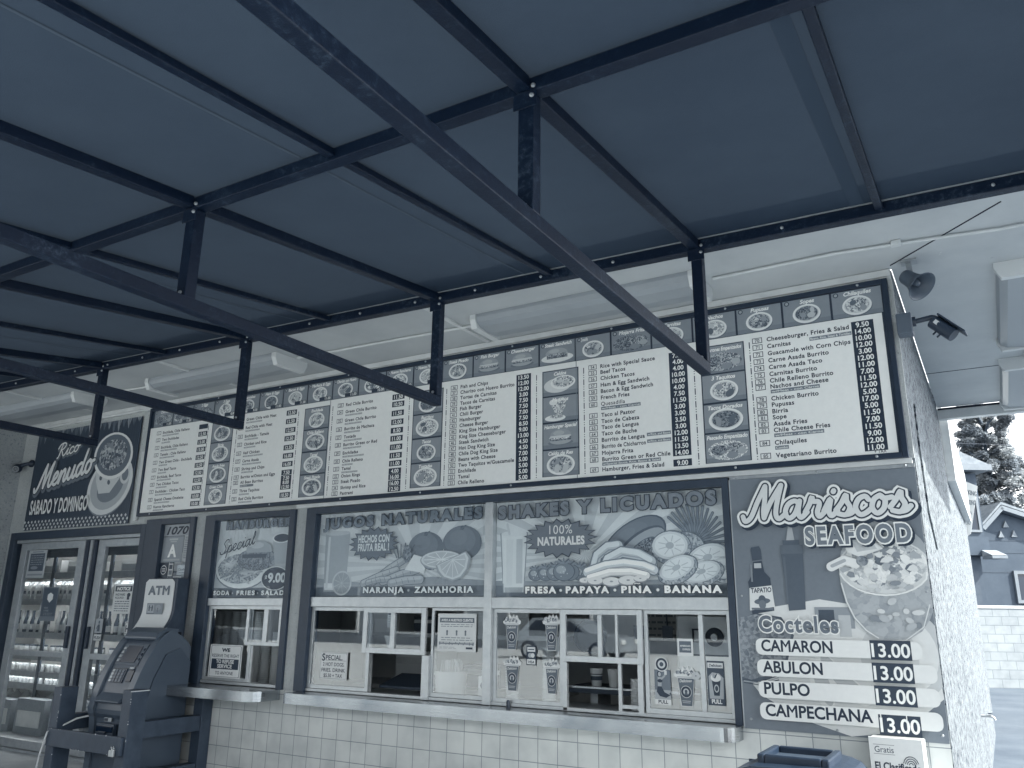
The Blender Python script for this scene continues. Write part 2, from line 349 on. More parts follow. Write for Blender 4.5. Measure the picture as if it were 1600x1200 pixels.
SCRIPT = {
 'M': ([[(-.35,.25),(-.2,-.05),(.1,.2),(.4,1.1),(.75,2.0)],[(.75,2.0),(.78,1.2),(.75,.5),(.8,.1)],[(.8,.1),(1.1,1.0),(1.6,2.0)],[(1.6,2.0),(1.45,1.0),(1.42,.3),(1.6,0),(1.95,.3)]],1.85),
 'R': ([[(.45,1.9),(.3,1.0),(.15,.1),(-.05,-.1)],[(-.2,1.4),(.1,1.95),(.7,2.05),(1.05,1.7),(.8,1.2),(.4,1.05)],[(.4,1.05),(.7,.5),(.95,0),(1.3,.3)]],1.25),
 'S': ([[(1.15,1.55),(1.1,1.95),(.7,2.0),(.4,1.55),(.65,1.1),(.85,.6),(.6,.05),(.1,0),(-.15,.4)],[(.6,.05),(.9,.05),(1.15,.3)]],1.15),
 'a': ([[(.74,.85),(.5,1),(.18,.8),(.07,.35),(.28,0),(.58,.25),(.78,.98)],[(.78,.98),(.74,.35),(.9,0),(1.2,.3)]],1.1),
 'r': ([[(0,.3),(.2,.75),(.3,1.15),(.38,.9),(.62,.88),(.7,.7),(.62,.25),(.75,0),(1.02,.3)]],.95),
 'i': ([[(0,.3),(.3,.98),(.25,.3),(.4,0),(.68,.3)],[(.42,1.38),(.44,1.44)]],.6),
 's': ([[(0,.3),(.25,.7),(.45,1.15),(.5,.8),(.68,.4),(.5,.02),(.12,.1)],[(.5,.02),(.75,.08),(.95,.3)]],.88),
 'c': ([[(.68,.8),(.5,1),(.2,.85),(.07,.4),(.28,0),(.55,.03),(.88,.32)]],.8),
 'o': ([[(.42,1),(.15,.8),(.07,.35),(.32,0),(.62,.25),(.66,.72),(.42,1),(.6,.82),(.98,.85)]],.92),
 'e': ([[(0,.3),(.4,.5),(.62,.82),(.42,1.02),(.15,.75),(.14,.25),(.38,0),(.65,.08),(.9,.32)]],.82),
 'n': ([[(0,.3),(.2,.98),(.18,.4),(.12,0)],[(.12,.0),(.3,.7),(.6,1),(.72,.7),(.66,.25),(.8,0),(1.08,.3)]],1.0),
 'u': ([[(0,.3),(.2,.98),(.14,.35),(.35,0),(.62,.25),(.8,.98)],[(.8,.98),(.74,.3),(.9,0),(1.2,.3)]],1.1),
 'd': ([[(.72,.85),(.48,1),(.16,.8),(.07,.35),(.28,0),(.58,.25),(.8,1.0),(1.0,1.95)],[(1.0,1.95),(.8,1.0),(.74,.35),(.9,0),(1.2,.3)]],1.1),
 'p': ([[(.0,.3),(.22,1.0),(.1,.2),(-.05,-.75)],[(.12,.3),(.3,.85),(.58,1),(.72,.65),(.58,.1),(.3,.02)],[(.5,.03),(.75,.1),(.95,.3)]],.88),
 'l': ([[(0,.3),(.4,1.2),(.42,1.85),(.24,1.7),(.18,.6),(.3,0),(.62,.3)]],.55),
}
def crom(pts, n=6):
    out = []; P = [pts[0]] + list(pts) + [pts[-1]]
    for i in range(1, len(P) - 2):
        a, b, c, d = (Vector(p) for p in P[i - 1:i + 3])
        for k in range(n):
            t = k / n; out.append(.5 * (2 * b + (c - a) * t + (2 * a - 5 * b + 4 * c - d) * t * t + (3 * b - a - 3 * c + d) * t ** 3))
    out.append(Vector(pts[-1])); return out
def ribbon(mb, pts, wd, y, m):
    """printed stroke: a shallow half-round strip with round ends"""
    pts = [Vector(p) for p in pts]; n = len(pts); h = wd / 2; th = .00014; sec = []
    def dr(i):
        d = pts[min(i + 1, n - 1)] - pts[max(i - 1, 0)]; return d.normalized() if d.length > 1e-9 else Vector((1, 0))
    for k in range(4): t = math.pi / 2 * k / 4; sec.append((pts[0] - dr(0) * h * math.cos(t), dr(0), max(.02, math.sin(t))))
    for i in range(n): sec.append((pts[i], dr(i), 1))
    for k in range(1, 5): t = math.pi / 2 * k / 4; sec.append((pts[-1] + dr(n - 1) * h * math.sin(t), dr(n - 1), max(.02, math.cos(t))))
    vs = []; fs = []
    for p, d, f in sec:
        nn = Vector((-d.y, d.x))
        for k in range(5):
            a = math.pi * k / 4; q = p + nn * (h * f * math.cos(a)); vs.append((q.x, y - th * f * math.sin(a), q.y))
    for i in range(len(sec) - 1):
        for k in range(4): a = i * 5 + k; fs.append((a, a + 1, a + 6, a + 5))
    mb.add(vs, fs, m)
def script(mb, s, x, z, width, xh, y, layers, shear=.12, rise=0):
    """brush lettering; layers = (stroke width in x-heights, ink, dx, dz)"""
    tot = sum(SCRIPT[c][1] for c in s); kx = width / (tot + .1); yy = y
    for wd, m, dx, dz in layers:
        cx = 0
        for li, c in enumerate(s):
            st, adv = SCRIPT[c]
            for k, pl in enumerate(st):
                ribbon(mb, [Vector((x + dx + (cx + p.x + shear * p.y) * kx, z + dz + p.y * xh + rise * (cx + p.x) * kx)) for p in crom(pl)], wd * xh, yy, m)
            cx += adv
        yy -= .0012

def clip(P):
    for ax, lim, sg in ((0, 0, 1), (0, 1, -1), (1, 0, 1), (1, 1, -1)):
        out = []
        for i, p in enumerate(P):
            q = P[(i + 1) % len(P)]; a = sg * (p[ax] - lim); c = sg * (q[ax] - lim)
            if a >= 0: out.append(p)
            if a * c < 0: t = a / (a - c); out.append((p[0] + (q[0] - p[0]) * t, p[1] + (q[1] - p[1]) * t))
        P = out
        if not P: break
    return P

class Art(MB):
    """flat printed picture: shapes stack towards the street, unit square mapped on x0..x1, z0..z1"""
    def __init__(s, x0, x1, z0, z1, y, bg_m, edge=.004):
        MB.__init__(s); s.x0, s.z0, s.W, s.H, s.y = x0, z0, x1 - x0, z1 - z0, y
        s.box(x0, x1, y, y + edge, z0, z1, bg_m)
    def up(s): s.y -= .00012; return s.y
    def P(s, u, v): return (s.x0 + u * s.W, s.z0 + v * s.H)
    def poly(s, pts, m):
        y = s.up(); pts = clip(pts)
        if len(pts) < 3: return
        s.add([(a, y, b) for a, b in (s.P(*p) for p in pts)], [tuple(range(len(pts)))], m)
    def quad(s, u0, u1, v0, v1, m): s.poly([(u0, v0), (u1, v0), (u1, v1), (u0, v1)], m)
    def ell(s, u, v, ru, rv, m, n=28, rot=0, a0=0, a1=360):
        y = s.up(); cx, cz = s.P(u, v); rx, rz = ru * s.W, rv * s.H; c, d = math.cos(rot), math.sin(rot); vs = []
        full = a1 - a0 >= 360; cnt = n if full else n + 1
        for k in range(cnt):
            t = math.radians(a0 + (a1 - a0) * k / n); px, pz = rx * math.cos(t), rz * math.sin(t)
            vs.append(((cx + px * c - pz * d - s.x0) / s.W, (cz + px * d + pz * c - s.z0) / s.H))
        vs = [(s.P(*p)[0], y, s.P(*p)[1]) for p in clip(vs)]
        if len(vs) > 2: s.add(vs, [tuple(range(len(vs)))], m)
    def txt(s, t, u, v, h, m, w=None, **kw):
        x, z = s.P(u, v); text(s, t, x, z, h, s.up(), m, w=w * s.W if w else None, **kw)
    def line(s, pts, wd, m): ribbon(s, [Vector(s.P(*p)) for p in pts], wd, s.up(), m); s.y -= .00014
    def rrect(s, u0, u1, v0, v1, r, m):
        ru, rv = r / s.W, r / s.H; pts = []
        for cu, cv, a in ((u1 - ru, v1 - rv, 0), (u0 + ru, v1 - rv, 90), (u0 + ru, v0 + rv, 180), (u1 - ru, v0 + rv, 270)):
            for k in range(5): t = math.radians(a + 22.5 * k); pts.append((cu + ru * math.cos(t), cv + rv * math.sin(t)))
        s.poly(pts, m)
    def burst(s, u, v, ru, rv, n, inner, m):
        pts = []
        for k in range(2 * n):
            t = math.pi * k / n; f = 1 if k % 2 == 0 else inner; pts.append((u + ru * f * math.cos(t), v + rv * f * math.sin(t)))
        y = s.up(); vs = [(s.P(u, v)[0], y, s.P(u, v)[1])] + [(a, y, b) for a, b in (s.P(*p) for p in pts)]
        s.add(vs, [(0, 1 + i, 1 + (i + 1) % (2 * n)) for i in range(2 * n)], m)

# ------------------------------------------------------------------ the setting: ground
mat('pale_concrete', .74, .9, var=.05, vs=1.5)
b = MB(); b.box(-40, 4, -28, -7.52, .002, .03, 'pale_concrete'); b.build('bounce_lot', kind='structure')  # unseen lot, made pale to bounce sunlight under the canopy
b = MB(); b.box(-60, 60, -60, 120, -.3, 0, 'asphalt'); b.build('asphalt_ground', kind='structure')
b = MB(); b.box(-14, .55, -7.5, 0, .004, .155, 'concrete'); b.build('sidewalk', kind='structure', bev=.012)

# ------------------------------------------------------------------ restaurant building
GZ = .155
R0 = thing('restaurant', (-5, 0, 0), 'low white stucco restaurant with a tiled base and serving windows under its flat roof overhang', 'building')
b = MB(); FW_ = 'stucco_front'
b.box(-9.97, -9.88, 0, .18, 0, 2.475, FW_); b.box(-9.97, -.525, 0, .18, 2.475, 3.72, FW_); b.box(-9.88, -7.42, 0, .18, 2.435, 2.475, FW_)
b.box(-6.685, -6.53, 0, .18, 0, 2.475, FW_); b.box(-5.35, -5.21, 0, .18, 0, 2.475, FW_); b.box(-1.46, -.525, 0, .18, 0, 2.475, FW_)
b.box(-6.53, -5.35, 0, .18, 0, .955, FW_); b.box(-5.21, -1.46, 0, .18, 0, .955, FW_)
b.build('front_wall', R0)
b = MB(); b.box(-.525, -.345, 0, 9.0, 0, 3.72, 'stucco_side'); b.box(-.525, -.345, 4.05, 9.0, 3.72, 4.0, 'stucco_side'); b.build('side_wall', R0)
b = MB(); b.box(-10.15, -9.97, -1.75, .18, 0, 3.72, 'stucco_left'); b.build('left_wall', R0)
b = MB(); b.box(-6.62, -.35, -.014, -.001, .155, .955, 'wall_tile'); b.build('tile_base', R0)
b = MB(); b.box(-10.15, .80, -1.6, -.02, 3.72, 3.92, 'soffit_paint'); b.box(-.34, .80, -.02, 4.05, 3.72, 3.92, 'soffit_paint')
b.box(-10.15, .80, -1.64, -1.6, 3.66, 3.98, 'trim_paint'); b.box(.80, .84, -1.64, 4.05, 3.66, 3.98, 'trim_paint')
b.build('soffit', R0)
b = MB(); b.box(-12.6, -.53, -.02, 9, 3.92, 4.0, 'concrete'); b.build('roof', R0)
b = MB(); b.box(-9.97, -.35, -.045, -.001, 3.672, 3.715, 'trim_paint'); b.box(-9.97, -.35, -.028, -.001, 3.652, 3.672, 'trim_paint')
b.box(-5.34, -.36, -.03, -.001, 2.480, 2.512, 'trim_paint'); b.box(-.372, -.346, -.03, -.001, 2.512, 3.652, 'stucco_front')
b.box(-7.655, -7.60, -.03, -.001, 2.48, 3.20, 'trim_paint'); b.build('wall_trim', R0)
for x0 in (-8.46, -6.2, -3.34):
    b = MB(); b.box(x0, x0 + .035, -1.59, -.06, 3.704, 3.719, 'trim_paint'); b.build('soffit_batten', R0)
b = MB(); b.bar((-.34, -.09, 3.7185), (.26, -.69, 3.7185), .006, .006, 'canopy_tube'); b.build('soffit_joint', R0); b = MB(); b.box(-.345, .8, 2.62, 2.626, 3.716, 3.72, 'dark_frame'); b.build('soffit_joint', R0)
b = MB(); b.box(-.40, .62, 4.06, 4.16, 3.60, 3.70, 'trim_paint'); b.box(-.34, .40, 4.05, 4.07, 3.695, 3.715, 'canopy_tube'); b.build('fascia', R0)
# rooms behind the glass
b = MB(); b.box(-7.0, -.53, .18, 3.2, .1, .155, 'room_floor'); b.box(-7.0, -.53, 2.5, 2.56, .155, 2.9, 'room_wall')
b.box(-7.06, -7.0, .18, 3.2, .155, 2.9, 'room_wall'); b.box(-7.0, -.53, .18, 3.2, 2.9, 2.95, 'room_wall')
b.build('kitchen_room', R0)
b = MB(); b.box(-12.6, -7.06, .18, 3.2, .1, .155, 'room_floor'); b.box(-12.6, -7.06, 2.2, 2.26, .155, 2.7, 'room_wall')
b.box(-12.66, -12.6, .18, 3.2, .155, 2.7, 'room_wall'); b.box(-12.6, -7.06, .18, 3.2, 2.7, 2.75, 'room_wall'); b.box(-12.6, -9.97, .0, .18, .155, 2.7, 'room_wall')
b.build('store_room', R0)

# ---- door, sidelight, windows (parts with sub-parts)
b = MB(); D_ = 'dark_frame'
b.box(-9.878, -9.78, -.03, .12, GZ, 2.435, D_); b.box(-7.50, -7.421, -.03, .12, GZ, 2.435, D_); b.box(-9.78, -7.50, -.03, .12, 2.35, 2.435, D_)
door = b.build('sliding_door', R0, bev=.004)
b = MB(); b.box(-9.779, -7.501, .0, .11, 2.315, 2.349, 'aluminium_dull'); b.build('door_track', door, bev=.003)
b = MB(); b.box(-9.78, -7.5, -.02, .12, .155, .18, 'aluminium_dull'); b.build('threshold', door, bev=.003)
def leaf(x0, x1, y0, tr, tl, mid):
    b = MB(); y1 = y0 + .045
    b.box(x0, x0 + tl, y0, y1, .185, 2.31, 'aluminium_dull'); b.box(x1 - tr, x1, y0, y1, .185, 2.31, 'aluminium_dull')
    b.box(x0 + tl, x1 - tr, y0, y1, 2.235, 2.31, 'aluminium_dull'); b.box(x0 + tl, x1 - tr, y0, y1, .185, .27, 'aluminium_dull')
    b.box(x0 + tl, x1 - tr, y0, y1, 1.10, 1.155, 'aluminium_dull'); b.build('door_leaf', door, bev=.003)
    b = MB(); b.sheet(x0 + tl, x1 - tr, y0 + .02, .27, 2.235, 'window_glass'); b.build('glass_pane', door)
leaf(-9.67, -8.46, .0, .105, .12, 1.12); leaf(-8.29, -7.51, .05, .03, .12, 1.12)
b = MB(); b.box(-8.455, -8.40, .01, .05, .185, 2.31, 'black_plastic'); b.box(-8.395, -8.35, .02, .06, .185, 2.31, 'aluminium_dull'); b.box(-8.345, -8.295, .03, .07, .185, 2.31, 'black_plastic'); b.build('door_gasket', door)
b = MB(); b.box(-8.53, -8.49, -.03, .0, 1.2, 1.42, 'black_plastic'); b.build('door_handle', door, bev=.004)
b = MB(); b.box(-8.25, -8.215, .02, .05, 1.2, 1.42, 'black_plastic'); b.build('door_handle', door, bev=.004)
b = MB(); b.box(-7.42, -7.185, -.03, .12, GZ, 2.475, D_); b.box(-6.755, -6.686, -.03, .12, GZ, 2.475, D_); b.box(-7.185, -6.755, -.03, .12, 2.418, 2.475, D_); b.box(-7.185, -6.755, .0, .1, GZ, 1.90, D_)
side = b.build('sidelight', R0, bev=.004)
b = MB(); b.sheet(-7.185, -6.755, .02, 1.90, 2.418, 'window_glass'); b.build('glass_pane', side)

# big serving window: dark surround, aluminium grid, sliding sashes
b = MB(); A_ = 'aluminium'
b.box(-5.209, -5.10, -.03, .1, .957, 2.474, D_); b.box(-1.508, -1.462, -.03, .1, .957, 2.474, D_); b.box(-5.10, -1.508, -.03, .1, 2.420, 2.474, D_)
big = b.build('serving_window', R0, bev=.003)
b = MB(); b.box(-5.10, -3.347, -.012, .09, 1.636, 1.716, A_); b.box(-3.282, -1.508, -.012, .09, 1.632, 1.712, A_); b.box(-3.347, -3.282, -.02, .09, .962, 2.420, A_)
b.box(-5.10, -3.347, .0, .08, .962, .985, A_); b.box(-3.282, -1.508, .0, .08, .962, .985, A_); b.build('window_grid', big, bev=.002)
def sash(x0, x1, z0, z1, y, t=.03, m=A_, mull=(), bot=None, nm='sash', par=None):
    b = MB(); b.rect(x0, x1, z0, z1, t, y, y + .025, m, bot)
    for xm, wm in mull: b.box(xm, xm + wm, y - .004, y + .02, z0 + (bot or t), z1 - t, m)
    b.build(nm, par or big, bev=.0015)
def pane(x0, x1, z0, z1, y, par=None, g='window_glass'):
    b = MB(); b.sheet(x0, x1, y, z0, z1, g); b.build('glass_pane', par or big)
sash(-5.098, -4.445, .987, 1.634, .012); pane(-5.068, -4.475, 1.017, 1.604, .02)
sash(-4.50, -3.875, 1.283, 1.634, -.02, .042, mull=((-4.215, .042),)); pane(-4.458, -3.917, 1.325, 1.592, -.01)
b = MB(); b.box(-3.905, -3.84, -.012, .05, .962, 1.282, A_); b.build('sash_stile', big, bev=.002); b = MB(); b.box(-4.50, -4.445, .04, .06, .987, 1.282, A_); b.build('sash_stile', big, bev=.002)
sash(-3.84, -3.349, .987, 1.634, .012, .022, bot=.03); pane(-3.818, -3.371, 1.017, 1.612, .02)
sash(-3.280, -2.70, .985, 1.630, .012, .028); pane(-3.252, -2.728, 1.013, 1.602, .02)
sash(-2.70, -2.10, 1.283, 1.630, -.02, .034, mull=((-2.42, .03), (-2.29, .016)), bot=.04); pane(-2.666, -2.134, 1.323, 1.596, -.01)
b = MB(); b.box(-2.295, -2.27, .02, .04, .965, 1.282, A_); b.box(-2.145, -2.11, -.004, .03, .965, 1.282, A_); b.box(-2.27, -2.145, .02, .04, 1.0, 1.025, A_); b.build('sash_stile', big, bev=.0015); b = MB(); b.box(-2.70, -2.668, .0, .03, .965, 1.282, A_); b.build('sash_stile', big, bev=.0015)
sash(-2.098, -1.510, .985, 1.630, .012, .026, mull=((-1.722, .03),), bot=.032); pane(-2.072, -1.536, 1.017, 1.604, .022)
b = MB(); b.lathe([(.012, 0), (.014, .01), (.014, .05), (.008, .06)], (-3.13, -.012, .945), 'black_plastic', 10); b.build('window_latch', big)
pane(-5.10, -3.347, 1.716, 2.420, -.004, big, 'poster_glass'); pane(-3.282, -1.508, 1.712, 2.420, -.004, big, 'poster_glass')
# small serving window
b = MB(); b.box(-6.529, -6.395, -.03, .1, .957, 2.474, D_); b.box(-5.415, -5.351, -.03, .1, .957, 2.474, D_); b.box(-6.395, -5.415, -.03, .1, 2.420, 2.474, D_)
small = b.build('serving_window', R0, bev=.003)
b = MB(); b.box(-6.395, -5.415, -.012, .09, 1.64, 1.705, A_); b.build('window_grid', small, bev=.002); b = MB(); b.box(-6.395, -5.415, .0, .08, .965, .99, A_); b.build('window_grid', small, bev=.002)
sash(-6.393, -5.80, .992, 1.638, .012, .03, par=small); pane(-6.363, -5.83, 1.022, 1.608, .02, small)
sash(-5.85, -5.417, 1.305, 1.638, -.02, .03, mull=((-5.63, .05),), par=small); pane(-5.82, -5.447, 1.335, 1.608, -.01, small)
b = MB(); b.box(-5.80, -5.775, .02, .04, .992, 1.3, A_); b.build('sash_stile', small)
pane(-6.395, -5.415, 1.705, 2.420, -.004, small, 'poster_glass')

# ---- stainless counters
def counter(x0, x1, yf, top, rl, rr, lab):
    pts = [(x0, -.016)]
    def arc(cx, cy, r, a0, a1):
        for k in range(7): t = math.radians(a0 + (a1 - a0) * k / 6); pts.append((cx + r * math.cos(t), cy + r * math.sin(t)))
    arc(x0 + rl, yf + rl, rl, 180, 270); arc(x1 - rr, yf + rr, rr, 270, 360); pts.append((x1, -.016))
    b = MB(); n = len(pts)
    vs = [(x, y, top - .08) for x, y in pts] + [(x, y, top) for x, y in pts]
    b.add(vs, [(i, (i + 1) % n, n + (i + 1) % n, n + i) for i in range(n)], 'steel'); b.add(vs[n:], [tuple(range(n))], 'steel'); b.add(vs[:n], [tuple(range(n))[::-1]], 'steel')
    return b.build('steel_counter', None, lab, 'counter', bev=.008)
counter(-5.16, -1.465, -.205, .958, .05, .09, 'long stainless steel serving counter with rounded corners below the juice and shakes windows')
counter(-6.47, -5.36, -.32, .958, .05, .13, 'short stainless steel counter under the hamburger window beside the cash machine')

# ------------------------------------------------------------------ canopy
C0 = thing('canopy', (-4.5, -4.2, 0), 'dark fabric canopy on black steel tubes hung under the roof overhang', 'canopy')
def edge_z(x): return 3.497 - .0170 * (x + 1.18)
def can_z(x, y):
    t = (y + 1.4) / -1.83; return edge_z(x) * (1 - t) + (3.318 - .004 * (x + 1.17)) * t
XR = [.52 - .86 * k for k in range(13)]
XR[1:9] = [-.262, -1.175, -2.03, -2.87, -3.753, -4.636, -5.49, -6.367]
b = MB(); nx, ny = 56, 22; X0, X1, Y0, Y1 = -9.94, 1.6, -1.4, -5.08
def sag(x, y):
    k = min(abs(x - r) for r in XR); return -.012 * min(1, k / .4) * abs(math.sin(math.pi * (y + 1.4) / 1.83))
vs = []
for layer in (0,):
    for j in range(ny + 1):
        for i in range(nx + 1):
            x = X0 + (X1 - X0) * i / nx; y = Y0 + (Y1 - Y0) * j / ny; vs.append((x, y, can_z(x, y) + .030 + sag(x, y) + layer))
n1 = (nx + 1) * (ny + 1); fs = []
for L_ in (0,):
    for j in range(ny):
        for i in range(nx):
            a = L_ + j * (nx + 1) + i; q = (a, a + 1, a + nx + 2, a + nx + 1); fs.append(q if L_ == 0 else q[::-1])
b.add(vs, fs, 'canopy_cloth', True); b.build('canopy_cloth', C0)
def sub(mbf, name, m=None):
    b = MB(); mbf(b); return b.build(name, C0, bev=.004)
for xs in (-2.2, -4.02, -5.9, -7.7, -.36):
    b = MB(); n = 14; vs = []
    wd = .006 if xs != -.36 else .03
    for i in range(n + 1):
        y = -1.45 - 3.6 * i / n
        for dx in (-wd, wd): vs.append((xs + dx, y, can_z(xs + dx, y) + .026 + sag(xs + dx, y)))
    b.add(vs, [(2 * i, 2 * i + 1, 2 * i + 3, 2 * i + 2) for i in range(n)], 'canopy_seam' if wd < .01 else 'canopy_hem', True); b.build('seam', C0)
T = 'canopy_tube'
def purlin(y, s, zf):
    pts = [(-9.94, y, zf(-9.94)), (1.6, y, zf(1.6))]
    b = MB(); b.bar(pts[0], pts[1], s, s, T); o = b.build('purlin', C0, bev=.004); return o
inner = purlin(-1.4, .06, lambda x: edge_z(x) - .008)
b = MB(); b.bar((-9.94, -1.435, edge_z(-9.94) + .034), (1.6, -1.435, edge_z(1.6) + .034), .012, .022, 'aluminium_dull'); b.build('edge_strip', inner)
for y in (-3.23, -5.06): purlin(y, .055, lambda x, y=y: can_z(x, y) - .005)
ARMX = [.53, -1.167, -2.853, -4.594, -6.33, -8.06]
for i, x in enumerate(XR):
    main = any(abs(x - a) < .12 for a in ARMX); s = .055 if main else .036
    xx = min(ARMX, key=lambda a: abs(a - x)) if main else x
    for ya, yb in ((-1.432, -3.2), (-3.26, -5.03)):
        b = MB(); b.bar((xx - .008, ya, can_z(x, ya) + .002), (xx - .008, yb, can_z(x, yb) + .002), s, s * .9, T); b.build('rib', C0, bev=.004)
def bolt(par, p):
    b = MB(); b.lathe([(.009, 0), (.009, .003), (.004, .006)], p, 'aluminium_dull', 8, (0.5, -1, 0)); b.build('bolt', par)
for x in ARMX:
    za = 2.815 - .0205 * (x + 1.167)
    b = MB(); b.bar((x, -1.372, za), (x, -5.09, za + .012), .056, .056, T); arm = b.build('arm', C0, bev=.004)
    for y in (-1.40, -3.23, -5.06):
        b = MB(); zt = can_z(x, y) - .034; b.box(x - .029, x + .029, y - .028, y + .028, za + .029, zt, T); p = b.build('post', C0, bev=.004)
        b = MB(); b.box(x - .045, x + .045, y - .034, y - .0285, zt - .06, zt, T); b.build('gusset', p, bev=.002)
        bolt(p, (x + .0, y - .029, za + .05)); bolt(p, (x + .028, y - .035, zt - .02)); bolt(p, (x + .03, y - .03, zt + .02))
for i in range(22):
    x = .2 - .46 * i; bolt(inner, (x, -1.431, edge_z(x) - .008))

# ------------------------------------------------------------------ menu board
MX0, MX1, MZ0, MZ1 = -7.545, -.375, 2.515, 3.648
M0 = thing('menu_board', (-3.96, -.03, 2.515), 'long white menu board with rows of dish photos and price columns across the wall', 'menu board')
Ki, Wi = tone(.08), tone(.90)
b = MB(); b.box(MX0, MX1, -.052, -.032, MZ0, MZ1, tone(.13)); b.build('back_panel', M0)
b = MB(); b.rect(MX0 - .012, MX1 + .003, MZ0 - .004, MZ1 + .004, .034, -.066, -.031, tone(.11)); b.build('frame', M0, bev=.003)
b = MB(); b.box(MX0 + .022, -.424, -.0535, -.0521, 2.547, 3.432, Wi); b.build('price_panel', M0)
for xs in (-5.0, -2.545):
    b = MB(); b.box(xs, xs + .004, -.0562, -.0537, 2.547, 3.61, tone(.45)); b.build('panel_joint', M0)
Y = -.0556
def dish(x0, x1, z0, z1, cap_, kind, fd, price=None, num=True, dark=.40, mirror=False):
    b = Art(x0, x1, z0, z1, Y, tone(dark), edge=.0018); H = z1 - z0; Wd = x1 - x0
    b.quad(0, 1, .0, .16, tone(dark - .06))
    cy = .42
    if kind == 'burger':
        b.ell(.5, .22, .36, .10, tone(dark - .1))
        b.ell(.5, .30, .31, .15, tone(.62)); b.quad(.2, .8, .30, .44, FOODS[2]); b.ell(.5, .42, .33, .07, FOODS[1]); b.ell(.5, .47, .31, .06, tone(.78))
        b.ell(.5, .5, .30, .26, tone(.58), a0=0, a1=180); b.ell(.45, .60, .16, .10, tone(.66))
    elif kind == 'sandwich':
        b.ell(.5, .26, .46, .20, tone(.86)); b.quad(.2, .8, .25, .42, FOODS[2]); b.ell(.5, .42, .33, .08, FOODS[0]); b.ell(.48, .46, .32, .26, tone(.60), a0=0, a1=180); b.ell(.42, .58, .15, .09, tone(.68))
    elif kind == 'bowl':
        b.ell(.42, .40, .40, .30, tone(.80)); b.ell(.58, .5, .36, .28, tone(.88)); b.ell(.58, .52, .31, .22, fd); b.ell(.5, .56, .1, .07, tone(.75)); b.ell(.68, .48, .09, .07, tone(.7))
    elif kind == 'cup':
        b.ell(.45, .62, .2, .2, FOODS[1]); b.poly([(.25, .58), (.65, .58), (.52, .25), (.38, .25)], FOODS[3]); b.ell(.3, .78, .12, .12, tone(.85)); b.ell(.55, .82, .13, .12, FOODS[1]); b.ell(.35, .14, .3, .13, tone(.88)); b.ell(.4, .2, .2, .08, FOODS[1])
    elif kind == 'plain':
        b.ell(.5, .40, .46, .34, fd); b.ell(.3, .42, .18, .18, FOODS[2]); b.ell(.66, .45, .2, .2, FOODS[0]); b.ell(.6, .22, .13, .12, tone(.5)); b.ell(.82, .35, .1, .12, tone(.62))
    else:
        sh = .40 if kind == 'oval' else .42; rv = .37 if kind == 'oval' else .40; ru = min(.45, rv * H / Wd * 1.35) if kind != 'round' else .40
        b.ell(.51, sh - .05, ru, rv * .95, tone(dark - .12)); b.ell(.5, sh, ru, rv, tone(.88)); b.ell(.5, sh + .01, ru * .86, rv * .82, tone(.78)); b.ell(.5, sh + .015, ru * .80, rv * .74, fd)
        r = random.Random(cap_)
        for k in range(4):
            b.ell(.5 + ru * .45 * math.cos(k * 1.7 + r.random()), sh + rv * .4 * math.sin(k * 1.7 + r.random()), ru * (.2 + .15 * r.random()), rv * (.18 + .14 * r.random()), r.choice(FOODS + [tone(.72), tone(.35), tone(.55)]), rot=r.random() * 2)
    if cap_: b.txt(cap_, .53 if num else .5, .81, .028, tone(.93), bold=.03, align='c', shear=.22, maxw=Wd * (.78 if num else .94), rise=0)
    if num: b.ell(.09, .89, .055, .055 * Wd / H, tone(.18)); b.ell(.09, .89, .035, .035 * Wd / H, tone(.6))
    if price:
        b.quad(.50, .98, .02, .2, tone(.16)); b.txt(price, .96, .045, .024, tone(.92), bold=.02, align='r')
    b.build('dish_photo', M0)
STRIP = [('Chorizo', 'plain', '11.00'), ('Machaca', 'plain', '11.00'), ('2 Eggs', 'plain', None), ('3 Eggs', 'oval', '8.00'), ('3 Pancakes', 'oval', '8.00'), ('Ham & Eggs', 'oval', '11.00'), ('Bacon & Eggs', 'oval', '11.00'),
         ('Machaca & Eggs', 'oval', '11.00'), ('Chorizo con Huevo', 'oval', '11.00'), ('Jamon', 'oval', '10.00'), ('Huevos Rancheros', 'oval', '11.00'), ('Huevos Mexicanos', 'oval', '11.00'), ('Steak Picado', 'oval', None),
         ('Fish Burger', 'burger', None), ('Cheeseburger', 'burger', None), ('Steak Sandwich', 'sandwich', None), ('Quesadilla', 'oval', None), ('Mojarra Frita', 'plain', None), ('Carnitas', 'oval', None), ('Nachos', 'oval', None), ('Pupusas', 'oval', None), ('Sopes', 'oval', None), ('Chilaquiles', 'oval', None)]
SX = [-7.476, -7.172, -6.862, -6.546, -6.222, -5.908, -5.594, -5.282, -4.976, -4.672, -4.362, -4.066, -3.766, -3.463, -3.158, -2.852, -2.54, -2.25, -1.935, -1.63, -1.322, -1.015, -.708, -.40]
for i, (c, k, pr) in enumerate(STRIP):
    dish(SX[i], SX[i + 1] - .014, 3.436, 3.612, c, k, FOODS[(0, 2, 1, 3)[i % 4]] if k != 'plain' else FOODS[i % 3], pr, num=True, dark=.50)
CX = [-6.545, -5.298, -4.054, -2.823, -1.586]
